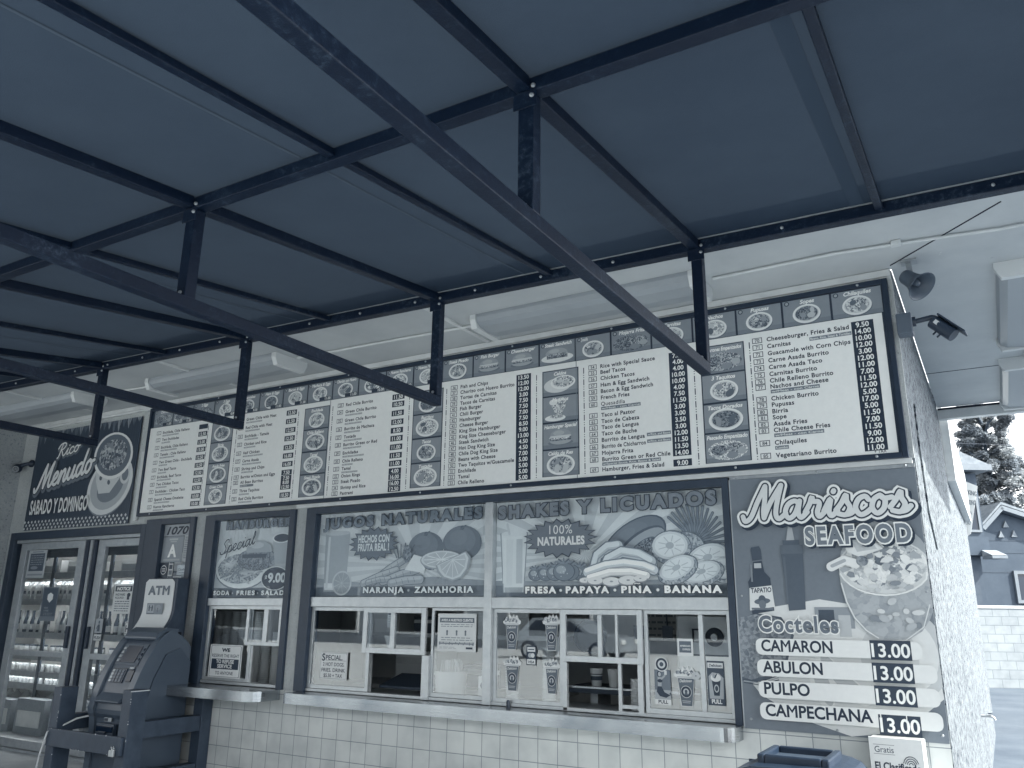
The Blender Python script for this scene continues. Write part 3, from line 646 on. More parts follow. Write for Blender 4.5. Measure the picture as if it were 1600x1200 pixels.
CD = [[('Asada', 'round'), ('Birria', 'round'), ('Asada Fries', 'round'), ('Green Chile', 'oval')], [('Enchilada', 'oval'), ('Chile Relleno', 'round'), ('Tamal', 'round'), ('Steak Picado', 'round')],
      [('Combo', 'oval'), ('Burritos', 'round'), ('Tacos', 'oval'), ('Tostadas', 'round')], [('Caldos', 'bowl'), ('Mariscos', 'cup'), ('Hamburger Special', 'burger'), ('Caldo de Res', 'round')],
      [('Camarones Empanizados', 'plain'), ('3 Taquitos', 'oval'), ('Tacos Dorados', 'round'), ('Pescado Empanizado', 'plain')]]
for i, x in enumerate(CX):
    b = MB(); b.box(x - .008, x + .298, -.0549, -.0538, 2.571, 3.386, tone(.12)); b.build('photo_backing', M0)
    for j, (c, k) in enumerate(CD[i]):
        zt = (3.379, 3.176, 2.970, 2.766)[j]; dish(x, x + .29, zt - .192, zt, c, k, FOODS[(i * 3 + j) % 4], num=False, dark=.52)
MENU = [
 (-7.375, -6.622, [('1', 'Enchilada, Chile Relleno', 1, '#'), ('2', 'Two Enchiladas', 1, '12.50'), ('3', 'Enchilada, Chile Relleno', 1, '13.00'), ('4', 'Tamale - Chile Relleno', 1, '13.00'), ('5', 'Two Green Chile - Enchilada', 1, '12.50'), ('6', 'Two Beef Tacos', 1, '12.50'), ('7', 'Enchilada, Beef Tacos', 1, '12.50'), ('8', 'Two Chicken Tacos', 1, '12.50'), ('9', 'Enchiladas - Chicken Taco', 1, '12.50'), ('10', 'Spanish Cheese Omelette', 1, '10.00'), ('11', 'Huevos Rancheros', 1, '10.00')]),
 (-6.135, -5.410, [('12', 'Green Chile with Meat', 1, '12.50'), ('13', 'Red Chile with Meat', 1, '12.50'), ('14', 'Enchilada - Tamale', 1, '12.50'), ('15', 'Chicken and Rice', 1, '12.50'), ('16', 'Half Chicken', 1, '12.50'), ('17', 'Carne Asada', 1, '16.00'), ('18', 'Shrimp and Chips', 1, '16.00'), ('19', 'Burrito w/Onion and Eggs', 0, '7.50'), ('20', 'All Bean Burritos', 2, '7.50'), ('21', 'Three Taquitos', 1, '12.50'), ('22', 'Red Chile Burritos', 1, '10.50')]),
 (-4.875, -4.160, [('23', 'Red Chile Burrito', 0, '11.50'), ('24', 'Green Chile Burrito', 1, '10.50'), ('25', 'Green Chile Burrito', 1, '11.50'), ('26', 'Burrito de Machaca', 1, '12.00'), ('27', 'Tostada', 1, '8.50'), ('28', 'Burrito Green or Red', 1, '11.00'), ('29', 'Enchiladas', 1, '11.00'), ('30', 'Chile Relleno', 1, '11.50'), ('31', 'Tamal', 1, '11.00'), ('32', 'Onion Rings', 0, '4.00'), ('33', 'Steak Picado', 0, '16.00'), ('34', 'Shrimp and Rice', 0, '16.00'), ('35', 'Pastrami', 0, '12.50')]),
 (-3.650, -2.932, [(str(36 + i), t, 0, p) for i, (t, p) in enumerate([('Fish and Chips', '13.50'), ('Chorizo con Huevo Burrito', '12.00'), ('Tortas de Carnitas', '12.00'), ('Tacos de Carnitas', '3.00'), ('Fish Burger', '7.50'), ('Chili Burger', '7.50'), ('Hamburger', '7.00'), ('Cheese Burger', '7.50'), ('King Size Hamburger', '8.50'), ('King Size Cheeseburger', '9.00'), ('Steak Sandwich', '13.00'), ('Hot Dog King Size', '4.50'), ('Chile Dog King Size', '4.50'), ('Beans with Cheese', '7.00'), ('Two Taquitos w/Guacamole', '5.00'), ('Enchilada', '5.00'), ('Tamal', '5.00'), ('Chile Relleno', '5.00')])]),
 (-2.408, -1.688, [('54', 'Rice with Special Sauce', 0, '7.00'), ('55', 'Beef Tacos', 0, '4.00'), ('56', 'Chicken Tacos', 0, '4.00'), ('57', 'Ham & Egg Sandwich', 0, '10.00'), ('58', 'Bacon & Egg Sandwich', 0, '10.00'), ('59', 'French Fries', 0, '4.00'), ('60', 'Quesadilla', 'w/Meat - con Carne', '7.50'), ('61', 'Taco al Pastor', 0, '3.00'), ('62', 'Taco de Cabeza', 0, '3.00'), ('63', 'Taco de Lengua', 0, '3.50'), ('64', 'Taco de Buche', 0, '3.00'), ('65', 'Burrito de Lengua', '>w/Rice, and Beans', '12.00'), ('66', 'Burrito de Chicharron', '>w/Rice, and Beans', '11.50'), ('67', 'Mojarra Frita', 0, '13.50'), ('68', 'Burrito Green or Red Chile', 'w/Special Sauce, Rice, Beans & Salad', '14.00'), ('69', 'Hamburger, Fries & Salad', 0, '9.00')]),
 (-1.198, -.478, [('70', 'Cheeseburger, Fries & Salad', 0, '9.50'), ('71', 'Carnitas', '>Beans, Rice, Salad & Tortillas', '14.00'), ('72', 'Guacamole with Corn Chips', 0, '10.00'), ('73', 'Carne Asada Burrito', 0, '12.00'), ('74', 'Carne Asada Taco', 0, '3.00'), ('75', 'Carnitas Burrito', 0, '12.00'), ('76', 'Chile Relleno Burrito', 0, '11.00'), ('77', 'Nachos and Cheese', 'w/Meat - con Carne', '7.00'), ('78', 'Chicken Burrito', 0, '12.00'), ('79', 'Pupusas', 0, '5.00'), ('80', 'Birria', 0, '17.00'), ('81', 'Sope', 0, '5.00'), ('82', 'Asada Fries', 0, '11.50'), ('83', 'Chile Cheese Fries', 'w/Meat - con Carne', '7.00'), ('84', 'Chilaquiles', 'Combo', '9.00'), ('85', 'Vegetariano Burrito', 0, '11.00')])]
ZR = [[3.368, 3.293, 3.211, 3.135, 3.056, 2.977, 2.902, 2.828, 2.753, 2.672, 2.598], [3.372, 3.290, 3.206, 3.128, 3.043, 2.966, 2.889, 2.812, 2.761, 2.680, 2.606],
      [3.367, 3.303, 3.224, 3.147, 3.074, 3.005, 2.931, 2.860, 2.793, 2.729, 2.680, 2.628, 2.579], [3.370 - .0461 * i for i in range(18)],
      [3.363, 3.318, 3.271, 3.220, 3.172, 3.124, 3.076, 2.993, 2.946, 2.901, 2.854, 2.808, 2.760, 2.713, 2.667, 2.594],
      [3.373, 3.325, 3.275, 3.226, 3.179, 3.132, 3.087, 3.047, 2.966, 2.924, 2.880, 2.840, 2.796, 2.755, 2.673, 2.590]]
P6 = ['9.50', '14.00', '10.00', '12.00', '3.00', '12.00', '11.00', '7.00', '11.50', '12.00', '5.00', '17.00', '5.00', '11.50', '7.00', '11.50', '9.00', '12.00', '11.00']
P5 = ['7.00', '4.00', '4.00', '10.00', '10.00', '4.00', '7.50', '11.50', '3.00', '3.00', '3.50', '3.00', '12.00', '11.50', '13.50', '14.00']
for ci, (xn, xp, rows) in enumerate(MENU):
    b = MB(); big_ = ci >= 3; hc = .0300 if big_ else .0285; y1, y2, y3, y4 = -.0539, -.0543, -.0547, -.0551
    bp = MB()
    def price(t, z, b=bp):
        b.box(xp - .130, xp, y1, y1 + .0003, z - .0238, z + .0238, tone(.12))
        if t != '#': text(b, t, xp - .065, z - .0165, .033, y2, tone(.93), bold=.022, align='c', maxw=.124)
    for (n, t, s, p), z in zip(rows, ZR[ci]):
        b.box(xn - .034, xn + .032, y1, y1 + .0003, z - .019, z + .019, tone(.16)); b.box(xn - .0295, xn + .0275, y2, y2 + .0003, z - .0145, z + .0145, tone(.88))
        text(b, n, xn - .001, z - .0115, .023, y3, tone(.15), bold=.015, align='c', maxw=.05)
        tx = xn + .062; lim = (xp - .145 - tx) if not isinstance(s, str) or s[0] != '>' else (.26 if ci == 5 else .335)
        text(b, t, tx, z - hc / 2, hc, y1, Ki, bold=.028, space=1.1, maxw=lim)
        if s == 1:
            zl = z - .034; wl = .12 + .012 * (len(t) % 13)
            b.box(tx, tx + wl, y1, y1 + .0003, zl - .0075, zl + .0075, tone(.55)); b.box(tx + .003, tx + wl - .003, y2, y2 + .0003, zl - .005, zl + .005, tone(.80))
            text(b, 'Rice, Beans and Salad', tx + .005, zl - .004, .008, y3, Ki, w=wl - .01)
        elif s == 2: b.box(tx, tx + .18, y1, y1 + .0003, z - .047, z - .024, tone(.45)); text(b, 'with Cheese', tx + .005, z - .041, .012, y2, tone(.9), w=.09)
        elif isinstance(s, str):
            if s[0] == '>': xa, zl, wl = tx + .27 if ci == 5 else tx + .345, z + .004, .255 if ci == 5 else .175; s = s[1:]
            else: xa, zl, wl = tx, z - .036, min(.44, .017 * len(s))
            b.box(xa, xa + wl, y2, y2 + .0003, zl - .012, zl + .012, tone(.42)); text(b, s, xa + .006, zl - .007, .0145, y3, tone(.9), w=wl - .012, bold=.01)
    if ci < 3 or ci == 3:
        for (n, t, s, p), z in zip(rows, ZR[ci]): price(p, z)
        if ci == 1: price('8.00', 2.722)
    else:
        L_ = P6 if ci == 5 else P5; zt, zb = (3.376, 2.590) if ci == 5 else (3.358, 2.665)
        for i, p in enumerate(L_): price(p, zt + (zb - zt) * i / (len(L_) - 1))
        if ci == 4: price('9.00', 2.594)
        else: text(b, '+ TAX', xp - .01, 2.552, .017, y1, Ki, bold=.01, align='r')
    b.build('dish_list', M0); bp.build('price_column', M0)
for x in (-6.612, -6.195, -5.385, -4.966, -4.105, -3.724, -2.883, -2.482, -1.640, -1.252):
    z = 3.37; b = MB()
    while z > 2.58:
        b.box(x - .0035, x + .0035, -.0541, -.0537, z - .045, z, tone(.2)); b.box(x - .0035, x + .0035, -.0541, -.0537, z - .062, z - .055, tone(.2)); b.box(x - .0035, x + .0035, -.0541, -.0537, z - .079, z - .072, tone(.2)); z -= .09
    b.build('dotted_divider', M0)
for i in range(9):
    for zz in (MZ0 + .014, MZ1 - .012):
        b = MB(); b.lathe([(.009, 0), (.009, .002), (.004, .004)], (MX0 + .2 + .85 * i, -.066, zz), 'aluminium_dull', 8, (0, -1, 0)); b.build('screw', M0)

# ------------------------------------------------------------------ signs and posters
def rays(b, u, v, n, m, r=1.6, a0=0, a1=360):
    for k in range(n):
        t0 = math.radians(a0 + (a1 - a0) * k / n); t1 = math.radians(a0 + (a1 - a0) * (k + .5) / n)
        pts = [(u, v), (u + r * math.cos(t0), v + r * math.sin(t0)), (u + r * math.cos(t1), v + r * math.sin(t1))]
        pts = clip(pts)
        if len(pts) > 2: b.poly(pts, m)
        b.y += .00011
    b.y -= .0002
def outlined(b, t, u, v, h, w, fill, edge, bold=.05, rise=0, space=1.3):
    x, z = b.P(u, v); b.y = headline(b, t, x, z, h, w * b.W, b.up(), ((.112, edge, 0, 0), (.062, fill, 0, 0)), space, rise)
def caption(b, t, u, v, h, w):
    x, z = b.P(u, v); b.y = headline(b, t, x, z, h, w * b.W, b.up(), ((.11, tone(.08), 0, 0), (.06, tone(.92), 0, 0)), 1.3)
# juice poster
b = Art(-5.098, -3.349, 1.718, 2.418, .040, tone(0.78))
rays(b, .62, .35, 22, tone(0.86)); b.quad(0, 1, 0, .14, tone(0.46)); b.poly([(0, .12), (0, .22), (.3, .16), (.7, .22), (1, .17), (1, .12)], tone(0.60))
b.poly([(.05, .06), (.19, .06), (.20, .76), (.04, .76)], tone(0.64)); b.ell(.12, .76, .08, .03, tone(0.74)); b.poly([(.055, .08), (.185, .08), (.19, .16), (.052, .16)], tone(0.88)); b.quad(.06, .075, .1, .72, tone(0.80))
b.ell(.165, .16, .062, .145, tone(0.78)); b.ell(.165, .16, .053, .125, tone(0.63))
for k in range(9): b.line([(.165, .16), (.165 + .05 * math.cos(k * .7), .16 + .118 * math.sin(k * .7))], .004, tone(0.76))
for x_, y_, r_ in ((.66, .54, .10), (.86, .58, .105)): b.ell(x_, y_, r_, r_ * 1.85, tone(.40)); b.ell(x_ - .012, y_ + .03, r_ * .80, r_ * 1.45, tone(.44)); b.ell(x_ - .02, y_ + .06, r_ * .45, r_ * .8, tone(.48)); b.ell(x_ + .0, y_ + r_ * 1.6, .010, .022, tone(.3)); b.ell(x_ + .005, y_ + r_ * 1.65, .02, .012, tone(.38), rot=.5)
for x0_, y0_, x1_, y1_, w_ in ((.36, .17, .54, .42, .07), (.30, .15, .50, .30, .065), (.42, .17, .62, .30, .07), (.33, .16, .46, .20, .05), (.47, .15, .64, .19, .075)):
    P3 = [(x0_, y0_), ((x0_ + x1_) / 2, (y0_ + y1_) / 2 + .012), (x1_, y1_)]
    b.line(P3, w_, tone(.40)); b.line(P3, w_ * .86, tone(0.64)); b.line([(u, v + .018) for u, v in P3], w_ * .35, tone(0.74))
    for k in range(4): q = .2 + .2 * k; uu, vv = x0_ + (x1_ - x0_) * q, y0_ + (y1_ - y0_) * q; b.line([(uu - .004, vv + .03), (uu + .004, vv - .02)], .004, tone(.46))
for k in range(7): b.line([(.50 + .012 * k, .44), (.50 + .016 * k + .01 * (k - 3), .60 - .012 * abs(k - 3))], .012, tone(.34 if k % 2 else .48))
b.poly([(.55, .3), (.66, .26), (.68, .42), (.6, .47)], tone(0.90)); b.ell(.56, .48, .025, .10, 'leaf_print'); b.ell(.70, .38, .05, .09, 'leaf_print')
b.ell(.755, .40, .118, .105, tone(0.63)); b.ell(.755, .405, .112, .095, tone(.86)); b.ell(.755, .405, .10, .08, tone(0.76))
for k in range(10): t = k * .628; b.line([(.755, .405), (.755 + .095 * math.cos(t), .405 + .075 * math.sin(t))], .006, tone(0.92))
b.poly([(.725, .34), (.89, .49), (.915, .42), (.905, .30), (.87, .20), (.82, .165), (.765, .20), (.735, .27)], tone(0.66)); b.poly([(.735, .34), (.885, .475), (.903, .41), (.893, .30), (.862, .215), (.82, .185), (.775, .215), (.748, .275)], tone(.86)); b.poly([(.75, .345), (.88, .455), (.89, .40), (.882, .31), (.855, .235), (.82, .205), (.785, .23), (.76, .285)], tone(0.76))
for q in ((.885, .40), (.88, .32), (.85, .24), (.82, .21), (.785, .235), (.765, .29)): b.line([(.82, .40), q], .006, tone(0.90))
outlined(b, 'JUGOS NATURALES', .03, .80, .105, .945, tone(.46), tone(.10), .095, rise=.012, space=1.36)
b.burst(.36, .61, .155, .205, 18, .78, tone(.16)); b.burst(.36, .61, .148, .192, 18, .78, tone(.40)); b.txt('HECHOS CON', .36, .63, .062, tone(.88), w=.19, bold=.04, align='c', space=1.06); b.txt('FRUTA REAL !', .36, .53, .062, tone(.88), w=.19, bold=.04, align='c', space=1.06)
caption(b, 'NARANJA', .31, .035, .056, .25); caption(b, 'ZANAHORIA', .61, .035, .056, .33); b.ell(.583, .07, .006, .014, tone(0.78))
b.build('juice_poster', None, 'pale poster with oranges reading JUGOS NATURALES behind window glass', 'poster')
# shakes poster
b = Art(-3.280, -1.510, 1.714, 2.418, .040, tone(0.78))
rays(b, .42, .42, 24, tone(0.88)); b.quad(0, 1, 0, .13, tone(0.44)); b.poly([(0, .12), (0, .17), (.5, .15), (1, .18), (1, .12)], tone(0.58))
b.poly([(.036, .045), (.139, .045), (.156, .67), (.019, .67)], tone(0.58)); b.poly([(.04, .05), (.135, .05), (.15, .66), (.025, .66)], tone(0.90)); b.poly([(.055, .12), (.08, .12), (.085, .6), (.05, .6)], tone(.88)); b.ell(.087, .66, .063, .03, tone(0.88)); b.poly([(.045, .05), (.13, .05), (.133, .10), (.043, .10)], tone(0.73)); b.quad(.035, .05, .14, .62, tone(0.92)); b.quad(.10, .13, .14, .60, tone(0.78)); b.line([(.065, .66), (.055, .76)], .02, tone(.8))
def fruit(b, u, v, ru, rv, L, rot=0, edge=.16, hi=.08):
    b.ell(u, v, ru, rv, tone(L - edge), rot=rot); b.ell(u, v, ru * .95, rv * .94, tone(L), rot=rot); b.ell(u - ru * .15, v + rv * .22, ru * .62, rv * .58, tone(L + hi * .6), rot=rot); b.ell(u - ru * .22, v + rv * .34, ru * .32, rv * .28, tone(L + hi), rot=rot)
fruit(b, .63, .52, .155, .20, .42, .55, .14, .06)
b.ell(.655, .47, .125, .135, tone(.30), rot=.6); b.ell(.66, .465, .118, .12, tone(0.62), rot=.6); b.ell(.665, .46, .07, .065, tone(.36), rot=.6); b.ell(.665, .46, .064, .058, 'food_print_c', rot=.6)
for k in range(15):
    t = .0 + k * .17; c0 = (.87, .50); tip = (c0[0] + .125 * math.cos(t), c0[1] + .36 * math.sin(t)); mid = ((c0[0] + tip[0]) / 2 + .01, (c0[1] + tip[1]) / 2)
    b.line([c0, mid, tip], .020, tone(.30)); b.line([c0, mid, tip], .011, tone(.50 if k % 2 else .42))
b.ell(.84, .44, .082, .17, tone(.34)); b.ell(.84, .44, .076, .16, 'pineapple_print')
for x_, y_, ru, rv, ro in ((.785, .46, .082, .165, 0), (.93, .34, .09, .15, .25), (.99, .24, .06, .12, .1), (.905, .21, .085, .115, .25), (.81, .25, .085, .125, .4)):
    b.ell(x_, y_, ru, rv, tone(.36), rot=ro); b.ell(x_, y_, ru * .96, rv * .95, 'pineapple_print', rot=ro); b.ell(x_ - .004, y_ + .02, ru * .86, rv * .80, tone(0.82), rot=ro); b.ell(x_ - .004, y_ + .02, ru * .74, rv * .66, tone(0.90), rot=ro)
    for k in range(9): t = k * .7; cc, ss = math.cos(t), math.sin(t); b.line([(x_ + ru * .25 * cc, y_ + .02 + rv * .25 * ss), (x_ + ru * .62 * cc, y_ + .02 + rv * .55 * ss)], .006, tone(0.76))
    b.ell(x_ - .004, y_ + .02, ru * .2, rv * .2, tone(0.70), rot=ro)
for x_, r_ in ((.20, .034), (.405, .04), (.25, .038), (.36, .045), (.295, .042), (.335, .05)):
    y_ = .17 + r_ * 1.2; b.ell(x_, y_ + r_ * .4, r_, r_ * 1.9, tone(.28)); b.ell(x_, y_ + r_ * .4, r_ * .92, r_ * 1.75, tone(.46)); b.ell(x_ - r_ * .25, y_ + r_ * .8, r_ * .45, r_ * .8, tone(0.64))
    for k in range(8): b.ell(x_ + r_ * .6 * math.cos(k * 2.4) * (k / 8), y_ + r_ * 1.2 * math.sin(k * 2.4) * (k / 8) + r_ * .4, .0025, .006, tone(0.80), n=6)
    for k in range(5): b.line([(x_, y_ + r_ * 2.1), (x_ + r_ * .75 * math.cos(.3 + k * .63), y_ + r_ * 2.1 + r_ * .9 * math.sin(.3 + k * .63))], .013, tone(.36 if k % 2 else .5))
def banana(pts, wd, L):
    b.line(pts, wd, tone(L - .34)); b.line(pts, wd * .80, tone(L)); b.line([(u - .004, v + .018) for u, v in pts], wd * .42, tone(min(.95, L + .12))); b.line([(u + .004, v - .03) for u, v in pts], wd * .12, tone(L - .14))
banana([(.47, .28), (.485, .40), (.53, .48), (.575, .49)], .085, .72); banana([(.51, .26), (.53, .36), (.59, .43), (.66, .40), (.71, .33)], .085, .76)
banana([(.44, .24), (.52, .30), (.60, .32), (.68, .29), (.72, .25)], .075, .80); banana([(.45, .18), (.54, .235), (.63, .235), (.69, .20)], .06, .84)
for x_, y_, ru in ((.43, .155, .025), (.475, .15, .035), (.545, .14, .04), (.615, .15, .042), (.665, .165, .028)):
    b.ell(x_, y_, ru, ru * 1.15, tone(0.58)); b.ell(x_, y_ + .008, ru * .94, ru * 1.02, tone(.86)); b.ell(x_, y_ + .008, ru * .68, ru * .74, tone(0.84)); b.ell(x_, y_ + .008, ru * .18, ru * .2, tone(0.58))
outlined(b, 'SHAKES Y LICUADOS', .02, .80, .112, .96, tone(.46), tone(.10), .095, rise=.012, space=1.36)
b.burst(.32, .585, .172, .205, 19, .78, tone(.16)); b.burst(.32, .585, .164, .192, 19, .78, tone(.40)); b.txt('100%', .325, .63, .062, tone(.86), w=.105, bold=.0, align='c', space=1.08); b.txt('NATURALES', .325, .52, .062, tone(.86), w=.215, bold=.045, align='c', space=1.08)
for t, u_, w_ in (('FRESA', .158, .15), ('PAPAYA', .345, .195), ('PINA', .585, .13), ('BANANA', .76, .225)): caption(b, t, u_, .03, .056, w_)
b.line([(.642, .122), (.650, .130), (.660, .122), (.668, .130)], .012, tone(.08)); b.line([(.643, .122), (.650, .129), (.660, .122), (.667, .129)], .006, tone(.92))
for u_ in (.327, .562, .737): b.ell(u_, .065, .006, .014, tone(0.88))
b.build('shakes_poster', None, 'pale poster with pineapple and bananas reading SHAKES Y LICUADOS behind window glass', 'poster')
# hamburger poster
b = Art(-6.393, -5.417, 1.707, 2.418, .040, tone(0.74))
b.quad(0, 1, .45, 1, tone(0.80)); b.quad(0, 1, 0, .13, tone(0.44)); b.ell(.36, .36, .36, .26, tone(0.46)); b.ell(.36, .38, .36, .26, tone(0.92)); b.ell(.36, .385, .33, .23, tone(0.90)); b.ell(.33, .37, .30, .19, 'fries_print')
r = random.Random(3)
for k in range(34):
    a = r.uniform(-.6, .9); u_, v_ = r.uniform(.08, .55), r.uniform(.24, .46); b.line([(u_, v_), (u_ + .13 * math.cos(a), v_ + .13 * math.sin(a))], .016, tone(r.choice([.52, .66, .74, .80])))
b.ell(.56, .47, .26, .13, 'food_print_c'); b.ell(.56, .52, .25, .10, 'leaf_print'); b.quad(.36, .78, .5, .55, tone(.25)); b.ell(.58, .60, .17, .12, tone(0.64), a0=-15, a1=195); b.ell(.55, .66, .09, .04, tone(0.74)); b.ell(.75, .48, .08, .09, 'leaf_print')
b.poly([(.75, .74), (.98, .74), (.94, .42), (.80, .42)], tone(0.68)); b.ell(.865, .74, .12, .065, tone(0.88)); b.ell(.865, .74, .10, .05, tone(.16))
b.ell(.82, .24, .178, .15, tone(0.88)); b.ell(.82, .24, .168, .137, tone(.14)); b.txt('$', .69, .225, .04, tone(.85), bold=.04); b.txt('9.00', .845, .195, .085, tone(.86), w=.23, bold=.045, align='c')
outlined(b, 'HAMBURGER', .10, .875, .085, .885, tone(.46), tone(.08), .095, space=1.36)
script(b, 'Special', b.x0 + .06, b.z0 + .395, .45, .062, b.y - .001, ((.42, tone(.88), 0, 0), (.2, tone(.12), 0, 0)), rise=.20); b.y -= .004
b.y -= .004
for t, u_, w_ in (('SODA', .025, .235), ('FRIES', .345, .255), ('SALAD', .675, .30)): caption(b, t, u_, .03, .048, w_)
for u_ in (.30, .635): b.ell(u_, .06, .008, .011, tone(.8))
b.build('hamburger_poster', None, 'poster of a burger with fries reading HAMBURGER Special $9.00 behind window glass', 'poster')

# seafood sign
S0 = thing('seafood_sign', (-.9, -.03, .945), 'tall printed sign reading Mariscos SEAFOOD with a shrimp cocktail glass at the building corner', 'sign')
b = Art(-1.449, -.350, .945, 2.455, -.028, tone(.43), edge=.012)
b.poly(clip([(.02 + .0, .42), (.2, .47), (.45, .5), (.7, .47), (.98, .42), (1.0, .15), (.8, .03), (.55, .0), (.3, .05), (.1, .13), (0, .22), (0, .36)]), tone(.84))
b.ell(.83, .30, .22, .17, tone(.76), rot=.1); b.ell(.80, .30, .20, .15, tone(.86), rot=.1); b.ell(.77, .29, .14, .12, tone(.78))
b.poly(clip([(0, .42), (.1, .445), (.24, .43), (.3, .36), (.25, .25), (.15, .19), (.05, .17), (0, .18)]), tone(.30)); b.poly(clip([(0, .425), (.1, .44), (.23, .425), (.285, .36), (.24, .26), (.15, .205), (.05, .185), (0, .195)]), 'tortilla_print')
for k in range(3): b.line([(.01, .185 - k * .006), (.1, .18 - k * .007), (.2, .205 - k * .008)], .006, tone(.62 if k % 2 else .25))
for x_, y_, a in ((.48, .22, .5), (.55, .18, .9), (.42, .18, .3)): b.ell(x_, y_, .05, .1, tone(.90), rot=a); b.ell(x_ + .01, y_, .036, .08, tone(.74), rot=a)
b.quad(.42, .62, .39, .47, tone(.55)); b.quad(.44, .52, .41, .46, tone(.25)); b.quad(.54, .60, .36, .44, tone(.72))
# small hot sauce bottle and squeeze bottle
b.poly([(.082, .44), (.205, .455), (.195, .585), (.165, .61), (.155, .655), (.105, .65), (.10, .605), (.07, .57)], tone(.20)); b.poly([(.102, .655), (.157, .66), (.154, .70), (.145, .715), (.10, .71), (.096, .70)], tone(.24)); b.quad(.11, .15, .625, .645, tone(.7))
b.poly([(.07, .455), (.21, .47), (.20, .555), (.075, .545)], tone(.86)); b.txt('TAPATIO', .082, .525, .030, tone(.14), w=.115, bold=.03, rise=.05); b.ell(.142, .492, .045, .012, tone(.35), rot=.1); b.ell(.142, .500, .02, .016, tone(.3)); b.ell(.142, .479, .02, .018, tone(.4))
b.quad(.08, .20, .458, .466, tone(.4)); b.quad(.088, .098, .57, .64, tone(.5))
b.poly([(.285, .455), (.375, .46), (.385, .68), (.265, .68)], tone(.31)); b.quad(.262, .388, .68, .715, tone(.36)); b.quad(.28, .37, .715, .735, tone(.30)); b.poly([(.30, .735), (.345, .735), (.335, .80), (.318, .80)], tone(.66)); b.quad(.275, .287, .48, .67, tone(.34))
# goblet of cocktail
b.ell(.80, .60, .235, .20, tone(.62)); b.poly(clip([(.565, .63), (.568, .56), (.585, .49), (.62, .425), (.67, .38), (.73, .352), (.80, .343), (.87, .352), (.94, .385), (.98, .425), (1.0, .455), (1.0, .64)]), 'broth_print')
b.ell(.79, .625, .225, .105, tone(.82)); b.ell(.79, .63, .212, .095, 'cocktail_print')
r = random.Random(11)
for k in range(46):
    u_, v_ = .79 + r.uniform(-.19, .19), .635 + r.uniform(-.07, .065)
    pts = [(min(.995, u_ + r.uniform(.012, .034) * math.cos(t + k)), v_ + r.uniform(.008, .02) * math.sin(t + k)) for t in (0, 1.2, 2.3, 3.3, 4.3, 5.3)]
    if ((u_ - .79) / .2) ** 2 + ((v_ - .635) / .085) ** 2 < 1: b.poly(pts, tone(r.choice([.9, .84, .76, .66, .5, .38])))
for k in range(22):
    u_, v_ = .79 + r.uniform(-.15, .17), .48 + r.uniform(-.09, .09); a = r.uniform(-.6, .6); b.ell(min(u_, .95), v_, r.uniform(.012, .032), r.uniform(.006, .014), tone(r.choice([.74, .8, .68, .5])), rot=a, n=8)
for k in range(12):
    t0 = math.radians(195 + k * 12.5); t1 = math.radians(195 + (k + 1) * 12.5); b.line([(.79 + .225 * math.cos(t0), .625 + .11 * math.sin(t0)), (min(.995, .79 + .225 * math.cos(t1)), .625 + .11 * math.sin(t1))], .009, tone(.9))
b.line([(.574, .56), (.592, .49), (.625, .43), (.675, .385), (.73, .357)], .008, tone(.86)); b.line([(.99, .48), (.95, .40), (.86, .352), (.74, .345)], .006, tone(.82))
b.line([(.53, .625), (.60, .65), (.655, .635)], .055, tone(.88)); b.line([(.535, .628), (.6, .648)], .02, tone(.66)); b.poly([(.59, .76), (.72, .75), (.80, .69), (.68, .66), (.62, .68)], tone(.86)); b.poly([(.64, .73), (.74, .73), (.77, .69), (.67, .68)], tone(.72)); b.ell(.69, .645, .03, .02, 'leaf_print')
# lettering
script(b, 'Mariscos', -1.335, 2.185, .94, .105, b.y - .001, ((.80, tone(.13), .014, -.016), (.74, tone(.90), 0, 0), (.46, tone(.12), 0, 0), (.29, tone(.82), 0, 0)), shear=.12, rise=.012); b.y -= .007
b.y = headline(b, 'SEAFOOD', -1.008, 2.010, .128, .605, b.up(), ((.108, tone(.13), .012, -.012), (.108, tone(.92), 0, 0), (.045, tone(.42), 0, 0)), 1.26)
b.y = headline(b, 'Cocteles', -1.325, 1.498, .112, .475, b.up(), ((.092, tone(.92), 0, 0), (.035, tone(.38), 0, 0)), 1.16)
for k, t in enumerate(('CAMARON', 'ABULON', 'PULPO', 'CAMPECHANA')):
    zc_ = 1.421 - .122 * k; v0, v1 = (zc_ - .048 - b.z0) / b.H, (zc_ + .048 - b.z0) / b.H
    b.rrect(.095, .985 if k else .93, v0, v1, .035, tone(.885))
    b.txt(t, .125, v0 + .015, .068, tone(.10), w=(.375, .315, .24, .54)[k], bold=.026)
    pz = zc_ - (.0 if k < 3 else .03); u0, u1 = (.685, .88) if k < 3 else (.69, .885)
    b.quad(u0, u1, (pz - .054 - b.z0) / b.H, (pz + .052 - b.z0) / b.H, tone(.14)); b.txt('13.00', (u0 + u1) / 2, (pz - .038 - b.z0) / b.H, .075, tone(.93), w=.183, bold=.02, align='c')
b.quad(.70, .705, (.995 - b.z0) / b.H, (1.08 - b.z0) / b.H, tone(.9)); b.quad(.82, .825, (.985 - b.z0) / b.H, (1.08 - b.z0) / b.H, tone(.9))
b.build('printed_panel', S0)
b = MB(); b.box(-1.449, -.350, -.032, -.016, 2.456, 2.478, 'aluminium_dull'); b.box(-1.457, -1.4495, -.03, -.016, .945, 2.455, 'aluminium_dull'); b.build('edge_trim', S0)
